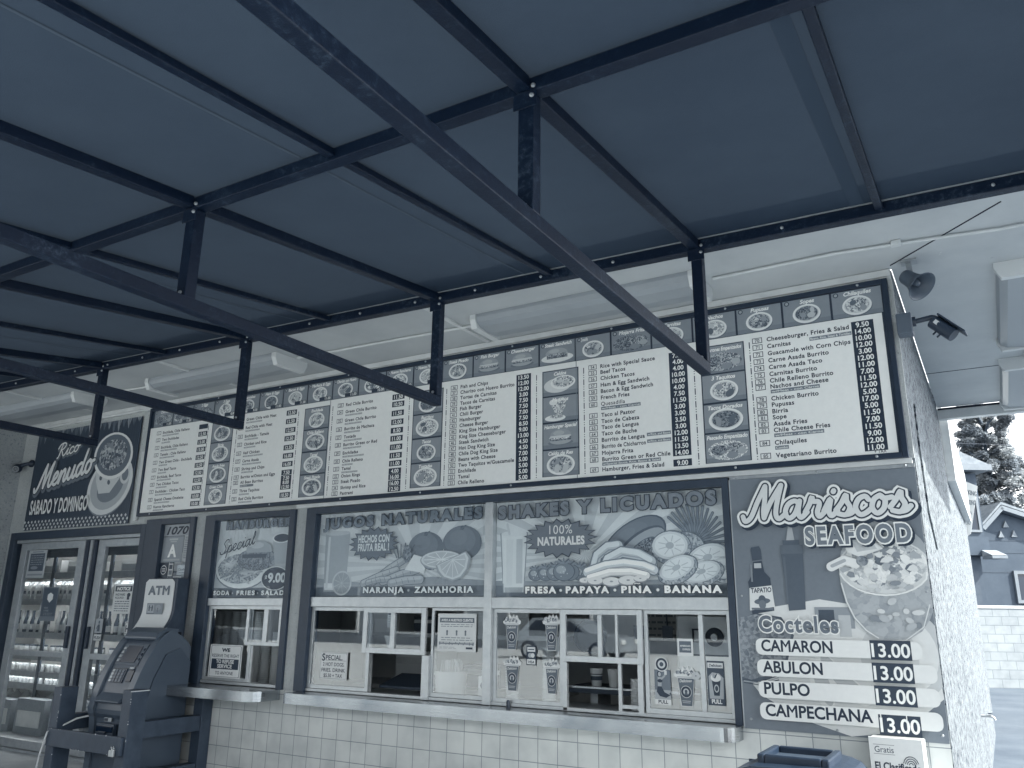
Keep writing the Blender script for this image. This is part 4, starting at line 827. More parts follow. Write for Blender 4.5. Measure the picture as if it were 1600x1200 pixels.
for x, z in ((-1.42, 2.467), (-.9, 2.467), (-.40, 2.467), (-1.42, 1.72), (-1.41, 1.0), (-.92, .972), (-.38, .985), (-.37, 1.74)):
    b = MB(); b.lathe([(.008, 0), (.008, .003), (.003, .005)], (x, -.033 if z > 2.46 else -.029, z), 'aluminium_dull', 8, (0, -1, 0)); b.build('screw', S0)

# soup banner
b = Art(-9.66, -7.74, 2.455, 3.60, -.02, tone(.20), edge=.008)
r = random.Random(5)
for k in range(22):
    u0 = k / 22 + .004; L_ = r.choice([.05, .08, .12, .1]) if k % 2 else r.choice([.08, .14]); b.poly([(u0, 1), (u0 + .02, 1 - L_), (u0 + .042, 1)][::1][::-1] if False else [(u0 + .02, 1 - L_), (u0 + .042, 1), (u0, 1)], tone(.52 if k % 2 else .36))
for k in range(46): b.quad(k / 46, k / 46 + .004, .1, 1, tone(.215)); b.y += .00011
b.y -= .0002
n_ = 28
for j in range(3):
    for k in range(n_ * 2):
        u_ = k / (n_ * 2); v_ = j * .032 + .0
        if (k + j) % 2 == 0: b.poly([(u_ + .0, v_ + .016), (u_ + .5 / n_ / 1.0 * .5, v_), (u_ + .5 / n_, v_ + .016), (u_ + .25 / n_, v_ + .032)], tone(.80)); b.y += .00011
b.y -= .0002
b.ell(.79, .36, .205, .27, tone(.46), rot=.35); b.ell(.79, .375, .205, .27, tone(.80), rot=.35); b.ell(.79, .385, .175, .235, tone(.62), rot=.35); b.ell(.80, .36, .12, .14, tone(.42), rot=.35)
b.poly([(.64, .60), (.93, .62), (.87, .42), (.80, .30), (.70, .30), (.66, .42)], tone(.76)); b.ell(.92, .46, .045, .09, tone(.76)); b.ell(.92, .46, .028, .06, tone(.4))
for x_, y_ in ((.70, .45), (.78, .40), (.85, .46)): b.ell(x_, y_, .012, .025, tone(.3), rot=.6)
b.ell(.785, .655, .18, .225, tone(.84), rot=-.15); b.ell(.785, .66, .16, .20, tone(.36), rot=-.15); b.ell(.785, .665, .125, .15, 'menudo_print')
for k in range(26):
    t = r.uniform(0, 6.28); q = r.uniform(0, .1); b.ell(.785 + q * math.cos(t), .67 + q * 1.2 * math.sin(t), r.uniform(.008, .022), r.uniform(.012, .03), tone(r.choice([.62, .72, .5, .25, .3])), rot=t, n=8)
x0_ = -9.21; script(b, 'Rico', x0_ + .02, 3.27, .41, .075, b.y - .001, ((.62, tone(.40), .008, -.012), (.40, tone(.10), 0, 0), (.24, tone(.88), 0, 0)), shear=.12, rise=.12); b.y -= .006
script(b, 'Menudo', -9.50, 2.90, 1.03, .14, b.y - .001, ((.62, tone(.40), .012, -.02), (.42, tone(.10), 0, 0), (.27, tone(.86), 0, 0)), shear=.14, rise=.16); b.y -= .006
text(b, 'SABADO Y DOMINGO', -9.56, 2.635, .165, b.up(), tone(.86), w=1.10, bold=.03, space=1.05)
b.build('soup_banner', None, 'dark banner reading Rico Menudo SABADO Y DOMINGO with a soup cup above the glass door', 'banner')

# small papers
def paper(name, x0, x1, z0, z1, y, L, label, cat='notice'):
    b = Art(x0, x1, z0, z1, y, tone(L), edge=.0012); b.nm = (name, label, cat); return b
def done(b): return b.build(b.nm[0], None, b.nm[1], b.nm[2])
def lines(b, v0, v1, n, L, u0=.1, u1=.9, h=.35, seed=1):
    r = random.Random(seed)
    for k in range(n):
        v = v1 + (v0 - v1) * k / max(1, n - 1); u = u0; 
        while u < u1 - .03:
            w_ = min(r.uniform(.05, .16), u1 - u); hh = abs(v1 - v0) / max(1, n - 1) * h; b.quad(u, u + w_, v - hh / 2, v + hh / 2, tone(L)); b.y += .00011; u += w_ + .025
    b.y -= .0003
b = paper('refusal_sign', -6.298, -5.880, 1.017, 1.299, -.004, .84, 'white sign reading WE RESERVE THE RIGHT TO REFUSE SERVICE in small window', 'sign')
b.rrect(.03, .97, .03, .97, .012, tone(.3)); b.rrect(.045, .955, .04, .96, .012, tone(.86))
b.txt('WE', .5, .79, .032, tone(.1), align='c', bold=.05, w=.26); b.txt('RESERVE THE RIGHT', .5, .62, .027, tone(.15), align='c', w=.84, bold=.01)
b.quad(.08, .92, .26, .57, tone(.16)); b.txt('TO REFUSE', .5, .44, .032, tone(.9), align='c', w=.55, bold=.03); b.txt('SERVICE', .5, .30, .032, tone(.9), align='c', w=.45, bold=.03); b.txt('TO ANYONE', .5, .10, .027, tone(.15), align='c', w=.55, bold=.01); done(b)
b = paper('hot_dog_special', -4.958, -4.662, 1.063, 1.275, .006, .86, 'white paper reading SPECIAL 2 HOT DOGS taped low in the left serving pane')
b.rrect(.02, .98, .03, .97, .006, tone(.35)); b.rrect(.03, .97, .04, .96, .006, tone(.86)); b.txt('S', .06, .68, .058, tone(.15), bold=.03); b.txt('PECIAL.', .2, .72, .038, tone(.15), w=.62, bold=.02)
b.quad(.2, .95, .69, .70, tone(.3)); b.txt('2 HOT DOGS.', .5, .49, .028, tone(.15), w=.78, align='c', bold=.015); b.txt('FRIES. DRINK', .5, .28, .028, tone(.15), w=.86, align='c', bold=.015); b.txt('$5.50 + TAX', .5, .08, .028, tone(.15), w=.68, align='c', bold=.015); done(b)
b = paper('customer_notice', -3.775, -3.425, 1.318, 1.592, .006, .82, 'white printed notice headed AVISO A NUESTROS CLIENTES in the serving window')
b.quad(.05, .95, .76, .89, tone(.36)); b.txt('AVISO A NUESTROS CLIENTES', .5, .795, .018, tone(.9), w=.82, align='c', bold=.03); lines(b, .66, .71, 2, .45, .08, .92)
for u_ in (.25, .5, .73): b.ell(u_, .53, .025, .03, tone(.35)); b.quad(u_ - .02, u_ + .02, .42, .52, tone(.4))
lines(b, .3, .36, 2, .5, .1, .9); b.quad(.05, .95, .17, .25, tone(.45)); lines(b, .18, .235, 2, .8, .08, .92); b.quad(.75, .92, .07, .12, tone(.2)); lines(b, .08, .11, 2, .6, .06, .5); done(b)
b = paper('small_notice', -4.325, -4.235, 1.48, 1.60, .07, .72, 'tiny printed card hanging inside behind the sliding sash, left half of the big window'); b.quad(.1, .9, .8, .92, tone(.2)); lines(b, .15, .7, 6, .4); done(b)
b = paper('address_panel', -7.183, -6.757, 2.302, 2.416, .017, .58, 'pale strip with black house number 1070 over the grade card', 'number sign'); b.txt('1070', .10, .16, .078, tone(.06), w=.76, bold=.03, shear=.25); done(b)
b = paper('grade_card', -7.178, -6.868, 2.047, 2.296, .014, .52, 'grey food grade card with a large white letter A beside the door', 'grade card'); b.txt('A', .5, .22, .125, tone(.93), align='c', bold=.04, w=.42); b.quad(.3, .72, .86, .93, tone(.68)); b.quad(.36, .66, .78, .83, tone(.65)); b.quad(.1, .9, .06, .13, tone(.62)); done(b)
b = paper('inspection_sheet', -6.862, -6.758, 2.047, 2.305, .014, .68, 'narrow white printed sheet right of the grade card', 'paper'); lines(b, .15, .92, 12, .4, .1, .9, .4); b.ell(.75, .07, .1, .04, tone(.25)); done(b)
b = paper('round_sticker', -7.18, -7.06, 1.915, 2.035, .014, .14, 'dark sticker with a pale ring emblem low in the number window', 'sticker'); b.ell(.5, .5, .38, .38, tone(.75)); b.ell(.5, .5, .31, .31, tone(.16)); b.quad(.3, .7, .55, .62, tone(.8)); b.quad(.3, .7, .38, .45, tone(.8)); done(b)
b = paper('card_sticker', -7.05, -6.98, 1.915, 2.035, .014, .74, 'small white sticker of dark squares beside the ring emblem', 'sticker'); b.quad(.15, .85, .55, .9, tone(.2)); b.quad(.15, .85, .1, .45, tone(.4)); done(b)
b = paper('closed_card', -6.965, -6.81, 1.925, 2.02, .05, .86, 'white card lettered Classified low behind the number window', 'card'); b.txt('Classified', .5, .45, .024, tone(.2), align='c', w=.75, bold=.01); b.quad(.2, .8, .2, .28, tone(.6)); done(b)
# door papers
b = paper('door_flyer', -9.485, -9.135, 1.925, 2.228, -.002, .66, 'flyer with a dark text block at the top of the left door leaf', 'flyer'); b.quad(.1, .9, .24, .88, tone(.26)); lines(b, .48, .8, 5, .55, .16, .84); b.ell(.4, .36, .2, .06, tone(.5)); b.quad(.2, .8, .92, .95, tone(.4)); b.quad(.08, .92, .08, .14, tone(.5)); done(b)
b = paper('mask_poster', -9.085, -8.80, 1.466, 1.82, -.002, .40, 'grey poster with a white shield emblem in the middle of left door leaf', 'poster'); b.quad(.05, .95, .14, .97, tone(.26)); b.poly([(.33, .78), (.5, .72), (.5, .72), (.68, .78), (.68, .66), (.5, .55), (.33, .66)][::-1] if False else [(.5, .54), (.68, .64), (.68, .78), (.5, .84), (.33, .78), (.33, .64)], tone(.84)); b.txt('WEAR', .2, .36, .02, tone(.5), bold=.03); b.txt('A MASK', .2, .28, .02, tone(.5), bold=.03); lines(b, .18, .23, 2, .5, .2, .8); done(b)
b = paper('mask_notice', -7.905, -7.595, 1.552, 1.842, .046, .80, 'white sign headed NOTICE about face masks on the right door leaf', 'sign'); b.quad(.06, .94, .76, .95, tone(.16)); b.txt('NOTICE', .5, .80, .036, tone(.92), align='c', w=.72, bold=.05, shear=.15); b.txt('FACE MASKS', .1, .62, .022, tone(.15), w=.5, bold=.035); b.txt('REQUIRED', .1, .51, .022, tone(.15), w=.45, bold=.035); b.ell(.8, .64, .09, .07, tone(.12)); b.quad(.72, .84, .48, .6, tone(.15)); lines(b, .1, .42, 5, .3, .12, .88); done(b)
b = paper('help_wanted_sign', -7.655, -7.47, 1.352, 1.476, .046, .78, 'white sign showing the letters HEL on right door leaf', 'sign'); b.rrect(.03, .97, .06, .94, .006, tone(.2)); b.rrect(.05, .95, .1, .9, .006, tone(.82)); b.txt('HEL', .08, .2, .07, tone(.14), w=.8, bold=.03); done(b)
b = paper('push_sticker', -8.14, -8.02, 1.285, 1.345, .046, .74, 'small PUSH sticker beside the right door handle', 'sticker'); b.txt('PUSH', .5, .25, .03, tone(.12), align='c', w=.85, bold=.03); done(b)
b = paper('figure_sticker', -8.14, -8.02, 1.36, 1.50, .046, .60, 'small sticker with a dark printed figure above the PUSH sticker', 'sticker'); b.ell(.5, .75, .12, .12, tone(.3)); b.poly([(.3, .1), (.7, .1), (.62, .6), (.38, .6)], tone(.25)); b.line([(.35, .5), (.2, .3)], .01, tone(.3)); done(b)

# cup decals and pull stickers on the panes
def cup_decal(x0, x1, z0, z1, y, seed, lab, flower=False):
    b = MB(); r = random.Random(seed); w_ = x1 - x0; h_ = z1 - z0; yy = [y]
    def sh(pts, m): yy[0] -= .0004; b.add([(x0 + u * w_, yy[0], z0 + v * h_) for u, v in pts], [tuple(range(len(pts)))], m)
    def el(u, v, ru, rv, m): sh([(u + ru * math.cos(k * math.pi / 10), v + rv * math.sin(k * math.pi / 10)) for k in range(20)], m)
    sh([(.28, 0), (.74, 0), (.86, .70), (.97, .72), (1, .80), (.9, .84), (.78, .97), (.66, .9), (.6, 1.0), (.5, .9), (.40, .98), (.32, .88), (.2, .92), (.12, .82), (0, .79), (.05, .72), (.16, .70)], tone(.86))
    sh([(.30, .015), (.72, .015), (.84, .685), (.18, .685)], tone(.36)); sh([(.16, .70), (.86, .70), (.88, .73), (.14, .73)], tone(.7))
    for k in range(9): el(.16 + .075 * k, .80 + .05 * r.random(), .06, .05, FOODS[k % 4])
    if flower:
        for k in range(5): el(.93 + .11 * math.cos(k * 1.257), .76 + .06 * math.sin(k * 1.257), .09, .05, tone(.72))
        el(.93, .76, .03, .015, tone(.35))
    el(.51, .36, .225, .15, tone(.80)); el(.51, .36, .205, .135, tone(.14)); el(.51, .36, .12, .08, tone(.72)); el(.51, .37, .055, .045, tone(.25)); sh([(.42, .28), (.60, .28), (.55, .34), (.47, .34)], tone(.3))
    text(b, 'Delicioso', x0 + .51 * w_, z0 + .585 * h_, .018, yy[0] - .0004, tone(.84), align='c', w=.5 * w_, shear=.2, bold=.02, rise=.06)
    sh([(.34, .13), (.69, .13), (.69, .145), (.34, .145)], tone(.75)); sh([(.36, .09), (.67, .09), (.67, .105), (.36, .105)], tone(.7))
    b.build('cup_decal', None, lab, 'decal', 'cup decals stuck on the serving panes')
cup_decal(-3.197, -3.045, 1.345, 1.595, .014, 1, 'cup shaped decal, upper left of the four on one pane')
cup_decal(-2.868, -2.722, 1.348, 1.60, .014, 2, 'cup shaped decal, upper right of the four on one pane')
cup_decal(-3.192, -3.036, 1.064, 1.31, .014, 3, 'cup shaped decal, lower left of the four on one pane')
cup_decal(-2.864, -2.724, 1.062, 1.302, .014, 4, 'cup shaped decal, lower right of the four on one pane')
cup_decal(-1.905, -1.742, 1.040, 1.287, .014, 5, 'cup shaped decal with a white flower between two PULL stickers', True)
b = paper('card_decal', -2.998, -2.918, 1.245, 1.376, .014, .16, 'dark strip of three card payment marks on the pane of cup decals', 'decal'); b.quad(.1, .9, .70, .94, tone(.82)); b.quad(.18, .8, .79, .85, tone(.3)); b.ell(.38, .51, .2, .12, tone(.62)); b.ell(.64, .51, .2, .12, tone(.8)); b.quad(.08, .92, .05, .31, tone(.85)); b.txt('VISA', .5, .1, .019, tone(.15), align='c', w=.62, bold=.03, shear=.2); done(b)
b = paper('tilted_decal', -1.870, -1.765, 1.345, 1.452, .014, .82, 'white framed card decal above the flower cup decal', 'decal'); b.quad(.12, .88, .2, .86, tone(.34)); b.txt('AMERICAN', .5, .54, .011, tone(.85), align='c', w=.66, bold=.03); b.txt('EXPRESS', .58, .34, .011, tone(.85), align='c', w=.5, bold=.03); b.poly([(.0, .0), (.75, -.28), (1, -.2), (1, 0)], tone(.8)); done(b)
b = paper('mermaid_sticker', -2.035, -1.925, 1.042, 1.255, .014, .40, 'dark PULL sticker of a mermaid beside the window handle', 'sticker')
b.quad(0, 1, 0, .15, tone(.86)); b.txt('PULL', .5, .035, .022, tone(.15), align='c', w=.6, bold=.03); b.quad(.0, 1, .15, .42, tone(.62)); b.ell(.3, .88, .14, .09, tone(.18)); b.ell(.32, .87, .09, .065, tone(.68)); b.poly([(.2, .5), (.42, .5), (.46, .78), (.2, .79)], tone(.62)); b.ell(.34, .68, .16, .05, tone(.15)); b.poly([(.18, .52), (.42, .52), (.6, .36), (.95, .28), (.7, .2), (.3, .24), (.12, .36)], tone(.14)); b.poly([(.9, .33), (1, .36), (.95, .25)], tone(.15)); b.line([(.44, .74), (.62, .82), (.7, .9)], .012, tone(.62)); b.quad(.62, .78, .86, .98, tone(.8)); done(b)
b = MB(); b.lathe([(.0, .0005), (.045, .0006)], (-1.983, .014, 1.289), tone(.86), 24, (0, -1, 0)); b.lathe([(0, .001), (.039, .0011)], (-1.983, .014, 1.289), tone(.14), 24, (0, -1, 0)); b.lathe([(0, .0016), (.026, .0017)], (-1.983, .014, 1.289), tone(.78), 20, (0, -1, 0)); b.lathe([(0, .0022), (.014, .0023)], (-1.983, .014, 1.289), tone(.25), 16, (0, -1, 0)); b.build('round_decal', None, 'round black and white emblem decal above the mermaid sticker', 'decal')
b = paper('sundae_sticker', -1.682, -1.572, 1.058, 1.322, .014, .22, 'dark PULL sticker of a loaded cup near the frame', 'sticker')
b.poly([(.1, .15), (.9, .15), (.95, .62), (.7, .72), (.3, .74), (.08, .65)], tone(.62)); b.txt('PULL', .5, .045, .026, tone(.88), align='c', w=.6, bold=.04); b.quad(.05, .95, .84, .96, tone(.82)); b.txt('Delicioso', .5, .87, .017, tone(.2), align='c', w=.75, bold=.03, shear=.2); b.poly([(.36, .22), (.68, .22), (.76, .56), (.26, .56)], tone(.16)); b.ell(.5, .62, .3, .09, tone(.86)); b.ell(.4, .66, .1, .05, tone(.6)); b.ell(.52, .38, .14, .09, tone(.7)); b.ell(.52, .38, .09, .06, tone(.2)); b.line([(.45, .62), (.55, .7)], .008, tone(.2)); done(b)

# ------------------------------------------------------------------ cash machine, its guard and topper sign
A0 = thing('cash_machine', (-6.71, -.4, GZ), 'dark free-standing cash machine with a domed top between glass door and hamburger window', 'cash machine')
front = [(-.40, 1.375), (-.46, 1.315), (-.53, 1.20), (-.59, 1.08), (-.635, .96), (-.665, .86), (-.68, .775), (-.675, .735), (-.655, .70), (-.645, .60), (-.645, GZ)]
back = [(-.10, GZ), (-.10, 1.27), (-.14, 1.32), (-.20, 1.365), (-.28, 1.405), (-.34, 1.412)]
b = MB(); ins = [(y + .022, z - .004) for y, z in front]; b.prism_x(back + ins, -6.90, -6.52, 'atm_shell'); b.build('body', A0, bev=.006)
for x0, x1 in ((-6.975, -6.90), (-6.52, -6.445)):
    b = MB(); b.prism_x(back + front, x0, x1, 'atm_cheek'); b.build('side_cheek', A0, bev=.014)
b = MB(); b.prism_x([(-.10, .30), (-.10, 1.15), (-.22, 1.27), (-.36, 1.22), (-.46, 1.02), (-.52, .78), (-.52, .30)], -6.444, -6.43, 'atm_shell'); b.build('side_panel', A0, bev=.01)
b = MB(); b.prism_x([(-.22, 1.37), (-.22, 1.43), (-.34, 1.442), (-.42, 1.40), (-.452, 1.352), (-.43, 1.33)], -6.93, -6.49, 'atm_cheek'); b.build('hood', A0, bev=.012)
def on_front(z):
    for (ya, za), (yb, zb) in zip(ins, ins[1:]):
        if zb <= z <= za: t = (za - z) / max(1e-6, za - zb); return ya + (yb - ya) * t
    return ins[-1][0]
def slab(name, x0, x1, z0, z1, out, m, par=A0, bev=.002):
    b = MB(); y0, y1 = on_front(z0) - .002, on_front(z1) - .002
    b.prism_x([(y0 + .02, z0), (y0 - out, z0), (y1 - out, z1), (y1 + .02, z1)], x0, x1, m); return b.build(name, par, bev=bev)
bez = slab('screen_bezel', -6.88, -6.56, 1.13, 1.30, .006, 'atm_cheek'); slab('screen', -6.82, -6.62, 1.15, 1.285, .010, 'screen_glass', bez, 0)
for i in range(4): slab('screen_button', -6.865, -6.835, 1.155 + .033 * i, 1.175 + .033 * i, .012, 'aluminium_dull')
for i in range(3): slab('screen_button', -6.60, -6.575, 1.17 + .04 * i, 1.188 + .04 * i, .012, 'black_plastic')
kp = slab('keypad', -6.85, -6.66, .985, 1.10, .008, 'black_plastic')
for i in range(4):
    for j in range(4): slab('key', -6.84 + .043 * i, -6.81 + .043 * i, .992 + .026 * j, 1.012 + .026 * j, .013, 'aluminium_dull' if i == 0 else 'atm_cheek', kp, 0)
slab('card_slot', -6.62, -6.55, 1.0, 1.09, .012, 'screen_glass'); slab('receipt_slot', -6.63, -6.57, 1.10, 1.115, .012, 'aluminium_dull')
b = MB(); b.prism_x([(-.60, .93), (-.60, .845), (-.69, .825), (-.70, .84)], -6.88, -6.54, 'atm_cheek'); sh_ = b.build('shelf', A0, bev=.006)
b = MB(); b.prism_x([(-.565, .955), (-.60, .955), (-.655, .85), (-.60, .85)], -6.66, -6.58, 'atm_shell'); b.build('card_reader', sh_, bev=.006)
b = MB()
for i in range(3):
    for j in range(4): b.box(-6.84 + i * .04, -6.81 + i * .04, -.675 + .018 * j, -.662 + .018 * j, .842 + .004 * j, .853 + .004 * j, 'aluminium_dull')
b.build('pin_pad', sh_)
b = MB(); b.box(-6.84, -6.60, -.668, -.635, .56, .66, 'atm_shell'); b.box(-6.83, -6.61, -.676, -.668, .595, .645, 'screen_glass'); b.box(-6.78, -6.68, -.69, -.676, .565, .60, 'black_plastic'); b.build('cash_tray', A0, bev=.004)
b = MB(); b.box(-6.77, -6.67, -.648, -.641, .675, .705, 'aluminium_dull'); b.box(-6.765, -6.72, -.650, -.648, .679, .701, 'black_plastic'); b.build('badge', A0)
# topper
T0 = thing('cash_machine_sign', (-6.84, -.2, 1.42), 'white curved panel lettered ATM standing on top of the cash machine', 'sign')
b = MB(); prof = []
for k in range(13):
    t = k / 12; z = 1.40 + .48 * t; y = -.205 - .10 * max(0, (.45 - t) / .45) ** 2; prof.append((y, z))
b.prism_x([(-.09, 1.40)] + prof + [(-.09, 1.88)], -7.055, -6.60, 'guard_steel'); b.build('sign_box', T0, bev=.004)
x0, x1 = -7.05, -6.635; vs = []; fs = []
for k in range(17):
    t = k / 16; z = 1.415 + .46 * t; tt = (z - 1.40) / .48; y = -.211 - .10 * max(0, (.45 - tt) / .45) ** 2
    r_ = .04; ins_ = r_ - math.sqrt(max(0, r_ * r_ - max(0, (z - 1.875 + r_)) ** 2)) if z > 1.875 - r_ else 0
    vs += [(x0 + ins_, y, z), (x1 - ins_, y, z), (x1 - ins_, y + .004, z), (x0 + ins_, y + .004, z)]
for k in range(16):
    a = 4 * k
    for i in range(4): fs.append((a + i, a + (i + 1) % 4, a + 4 + (i + 1) % 4, a + 4 + i))
fs += [(3, 2, 1, 0), (64, 65, 66, 67)]
b = MB(); b.add(vs, fs, tone(.80)); b.build('white_panel', T0)
b = MB(); text(b, 'ATM', -6.845, 1.735, .085, -.2135, tone(.34), w=.31, bold=.05, align='c', space=1.12); b.build('lettering', T0)
b = Art(-6.975, -6.745, 1.555, 1.655, -.224, tone(.45), edge=.002); b.quad(.05, .45, .12, .9, tone(.58)); b.quad(.1, .4, .55, .62, tone(.3)); b.quad(.12, .2, .3, .8, tone(.25)); b.quad(.3, .38, .3, .8, tone(.25)); b.ell(.72, .62, .17, .24, tone(.52)); b.txt('?', .66, .2, .04, tone(.25), bold=.03); b.quad(.05, .5, .04, .09, tone(.25)); b.build('printed_card', T0)
# guard
G0 = thing('guard_rail', (-6.66, -.45, GZ), 'dark steel guard rail frame with chipped paint bolted around the cash machine', 'guard rail')
for x0, x1, y0, y1, zt in ((-6.285, -6.17, -.845, -.69, .965), (-7.235, -7.125, -.845, -.69, .940), (-6.285, -6.17, -.13, -.02, .86), (-7.235, -7.125, -.13, -.03, .94)):
    b = MB(); b.box(x0, x1, y0, y1, GZ, zt, 'guard_steel'); b.build('post', G0, bev=.004)
b = MB(); b.box(-7.20, -6.19, -.875, -.846, .475, .615, 'guard_steel'); b.build('front_rail', G0, bev=.004)
for x in (-6.28, -7.23):
    b = MB(); b.box(x, x + .10, -.689, -.131, .587, .714, 'guard_steel'); b.build('side_rail', G0, bev=.004)
b = MB(); b.box(-6.28, -6.18, -.689, -.131, .20, .33, 'guard_steel'); b.build('side_rail', G0, bev=.004)
r = random.Random(2)
for i in range(26):
    z = r.uniform(.3, .96); k = r.random()
    if k < .45: p = (-6.171, -.8455, z)
    elif k < .6: p = (-7.126, -.8455, z - .03)
    else: p = (r.uniform(-7.2, -6.2), -.8755, r.choice([.614, .476]))
    b = MB(); s_ = r.uniform(.002, .0055); b.lathe([(s_, 0), (s_ * .8, .0012), (.0008, .0016)], p, 'chip', 6, (.4, -1, .3)); b.build('paint_chip', G0)
b = MB(); b.box(-6.165, -6.155, -.86, -.69, .955, .962, 'chip'); b.build('paint_chip', G0)
for xx in (-6.285, -6.255):
    L0 = thing('padlock', (xx, -.885, .47), 'small brass padlock, ' + ('left' if xx < -6.27 else 'right') + ' of two hanging on the guard rail front', 'padlock', 'padlocks on the guard rail')
    b = MB(); b.box(xx - .013, xx + .013, -.897, -.877, .47, .515 + (.01 if xx > -6.27 else 0), 'aluminium'); b.build('lock_body', L0, bev=.003)
    b = MB(); b.tube([(xx + .009 * math.cos(math.pi * k / 8), -.887, .525 + .022 * math.sin(math.pi * k / 8) + (.0 if 0 < k < 8 else -.012)) for k in range(9)], .003, 'steel', 6); b.build('shackle', L0)
b = MB(); b.tube([(-7.02, -.62, .70), (-7.08, -.70, .68), (-7.14, -.80, .62), (-7.165, -.86, .60), (-7.18, -.885, .585), (-7.20, -.89, .50), (-7.24, -.885, .40), (-7.28, -.87, .30), (-7.29, -.86, .165)], .0075, 'chip', 8); b.build('white_cable', None, 'white cable looped over the guard rail left post beside the glass door', 'cable')

# ------------------------------------------------------------------ bin, newspaper box
B0 = thing('litter_bin', (-.96, -.83, GZ), 'dark plastic litter bin with a domed hooded lid below the seafood sign', 'litter bin')
b = MB(); b.prism_y([(-1.27, GZ), (-.72, GZ), (-.695, .86), (-1.295, .86)], -1.09, -.56, 'bin_plastic'); b.build('bin_body', B0, bev=.03)
prof = [(-.70, .855), (-.705, .885), (-.73, .912), (-.775, .93), (-.83, .94), (-1.14, .935), (-1.20, .915), (-1.26, .88), (-1.30, .855), (-1.30, .83), (-.70, .83)]
b = MB(); b.prism_y([(q, z - .02) for q, z in prof], -1.12, -.53, 'bin_plastic'); b.build('lid', B0, bev=.02)
b = MB(); x0, x1, y0, y1 = -1.135, -.80, -1.0, -.66
for q in ((x0, x0 + .035, y0, y1), (x1 - .035, x1, y0, y1), (x0 + .035, x1 - .035, y0, y0 + .03), (x0 + .035, x1 - .035, y1 - .03, y1)):
    b.box(q[0], q[1], q[2], q[3], .905, .955, 'bin_plastic')
hood = b.build('hood_rim', B0, bev=.008)
b = MB(); b.box(x0 + .036, x1 - .036, y0 + .031, y1 - .031, .912, .924, 'room_dark'); b.build('opening', hood)
N0 = thing('newspaper_box', (-.60, -.15, GZ), 'slim white free newspaper box printed El Clasificado against the tiles at the corner', 'newspaper box')
b = MB(); b.box(-.735, -.468, -.19, -.03, GZ, .965, 'fixture_body'); b.build('box_body', N0, bev=.006)
b = Art(-.733, -.470, .60, .975, -.205, tone(.86), edge=.012)
b.txt('Gratis', .10, .80, .030, tone(.2), w=.36, bold=.005); b.quad(.08, .48, .775, .780, tone(.2)); b.quad(.08, .48, .90, .905, tone(.2))
b.txt('El Clasificado', .08, .575, .038, tone(.10), w=.86, bold=.03); b.txt('.COM', .70, .50, .022, tone(.12), w=.2, bold=.03)
for k in range(4):
    b.line([(.76 + .035 * (k + 1) * math.cos(math.radians(a)), .66 + .028 * (k + 1) * math.sin(math.radians(a))) for a in range(15, 170, 22)], .004, tone(.12))
b.txt('La revista preferida de la comunidad', .14, .37, .016, tone(.2), w=.8, bold=.01); b.quad(.08, .92, .06, .30, tone(.4)); b.build('front_card', N0)

# ------------------------------------------------------------------ soffit lights, conduits
def fixture(x0, x1, y0, y1, lab, along):
    F = thing('ceiling_light', ((x0 + x1) / 2, (y0 + y1) / 2, 3.62), lab, 'ceiling light', 'fluorescent lights under the roof overhang')
    b = MB(); z = 3.719
    def pr(w0, w1): c = (w0 + w1) / 2; h = (w1 - w0) / 2; return [(w0, z), (w0, z - .025), (c - h * .93, z - .06), (c - h * .7, z - .085), (c, z - .098), (c + h * .7, z - .085), (c + h * .93, z - .06), (w1, z - .025), (w1, z)]
    if along == 'x': b.prism_x(pr(y0, y1), x0 + .05, x1 - .05, 'fixture_lens', False)
    else: b.prism_y([(a, c) for a, c in pr(x0, x1)], y0 + .05, y1 - .05, 'fixture_lens')
    b.build('lens', F)
    for e in (0, 1):
        b = MB()
        if along == 'x': xa = x0 if e == 0 else x1 - .049; b.prism_x([(y0 - .012, z), (y0 - .012, z - .04), (y0 + .02, z - .105), (y1 - .02, z - .105), (y1 + .012, z - .04), (y1 + .012, z)], xa, xa + .049, 'fixture_body')
        else: ya = y0 if e == 0 else y1 - .049; b.prism_y([(x0 - .012, z), (x0 - .012, z - .04), (x0 + .02, z - .105), (x1 - .02, z - .105), (x1 + .012, z - .04), (x1 + .012, z)], ya, ya + .049, 'fixture_body')
        b.build('end_cap', F, bev=.005)
fixture(-3.13, -1.42, -.62, -.27, 'long ceiling light with a grey lens above the middle of the menu board', 'x')
fixture(-6.80, -5.06, -.68, -.33, 'long ceiling light with a grey lens above the left end of the menu board', 'x')
fixture(-9.65, -7.84, -.74, -.39, 'long ceiling light above the dark soup banner', 'x')
fixture(.225, .60, .18, 1.86, 'ceiling light on the side overhang, the one nearer the loudspeaker horn', 'y')
fixture(.235, .60, 2.42, 4.02, 'ceiling light on the side overhang, the one farther back near the tree', 'y')
def conduit(pts, r, lab, m='trim_paint'):
    b = MB(); b.tube(pts, r, m, 8); return b.build('conduit', None, lab, 'conduit')
conduit([(-5.0, -.50, 3.706), (-4.2, -.48, 3.706), (-3.2, -.45, 3.706)], .011, 'pale conduit between the two ceiling lights above the menu board')
conduit([(-7.78, -.56, 3.706), (-7.2, -.54, 3.706), (-6.86, -.51, 3.706)], .011, 'pale conduit joining the left ceiling lights above the banner edge')
conduit([(-1.36, -.45, 3.705), (-.62, -.47, 3.705), (.0, -.40, 3.705), (.25, -.36, 3.705), (.5, -.36, 3.705)], .010, 'dark edged conduit along the soffit towards the right corner', 'trim_paint')
b = MB(); b.box(-.30, -.245, -.47, -.42, 3.69, 3.718, 'fixture_body'); b.build('junction_clip', None, 'small pale clip on the conduit above the loudspeaker horn', 'clip', bev=.004)
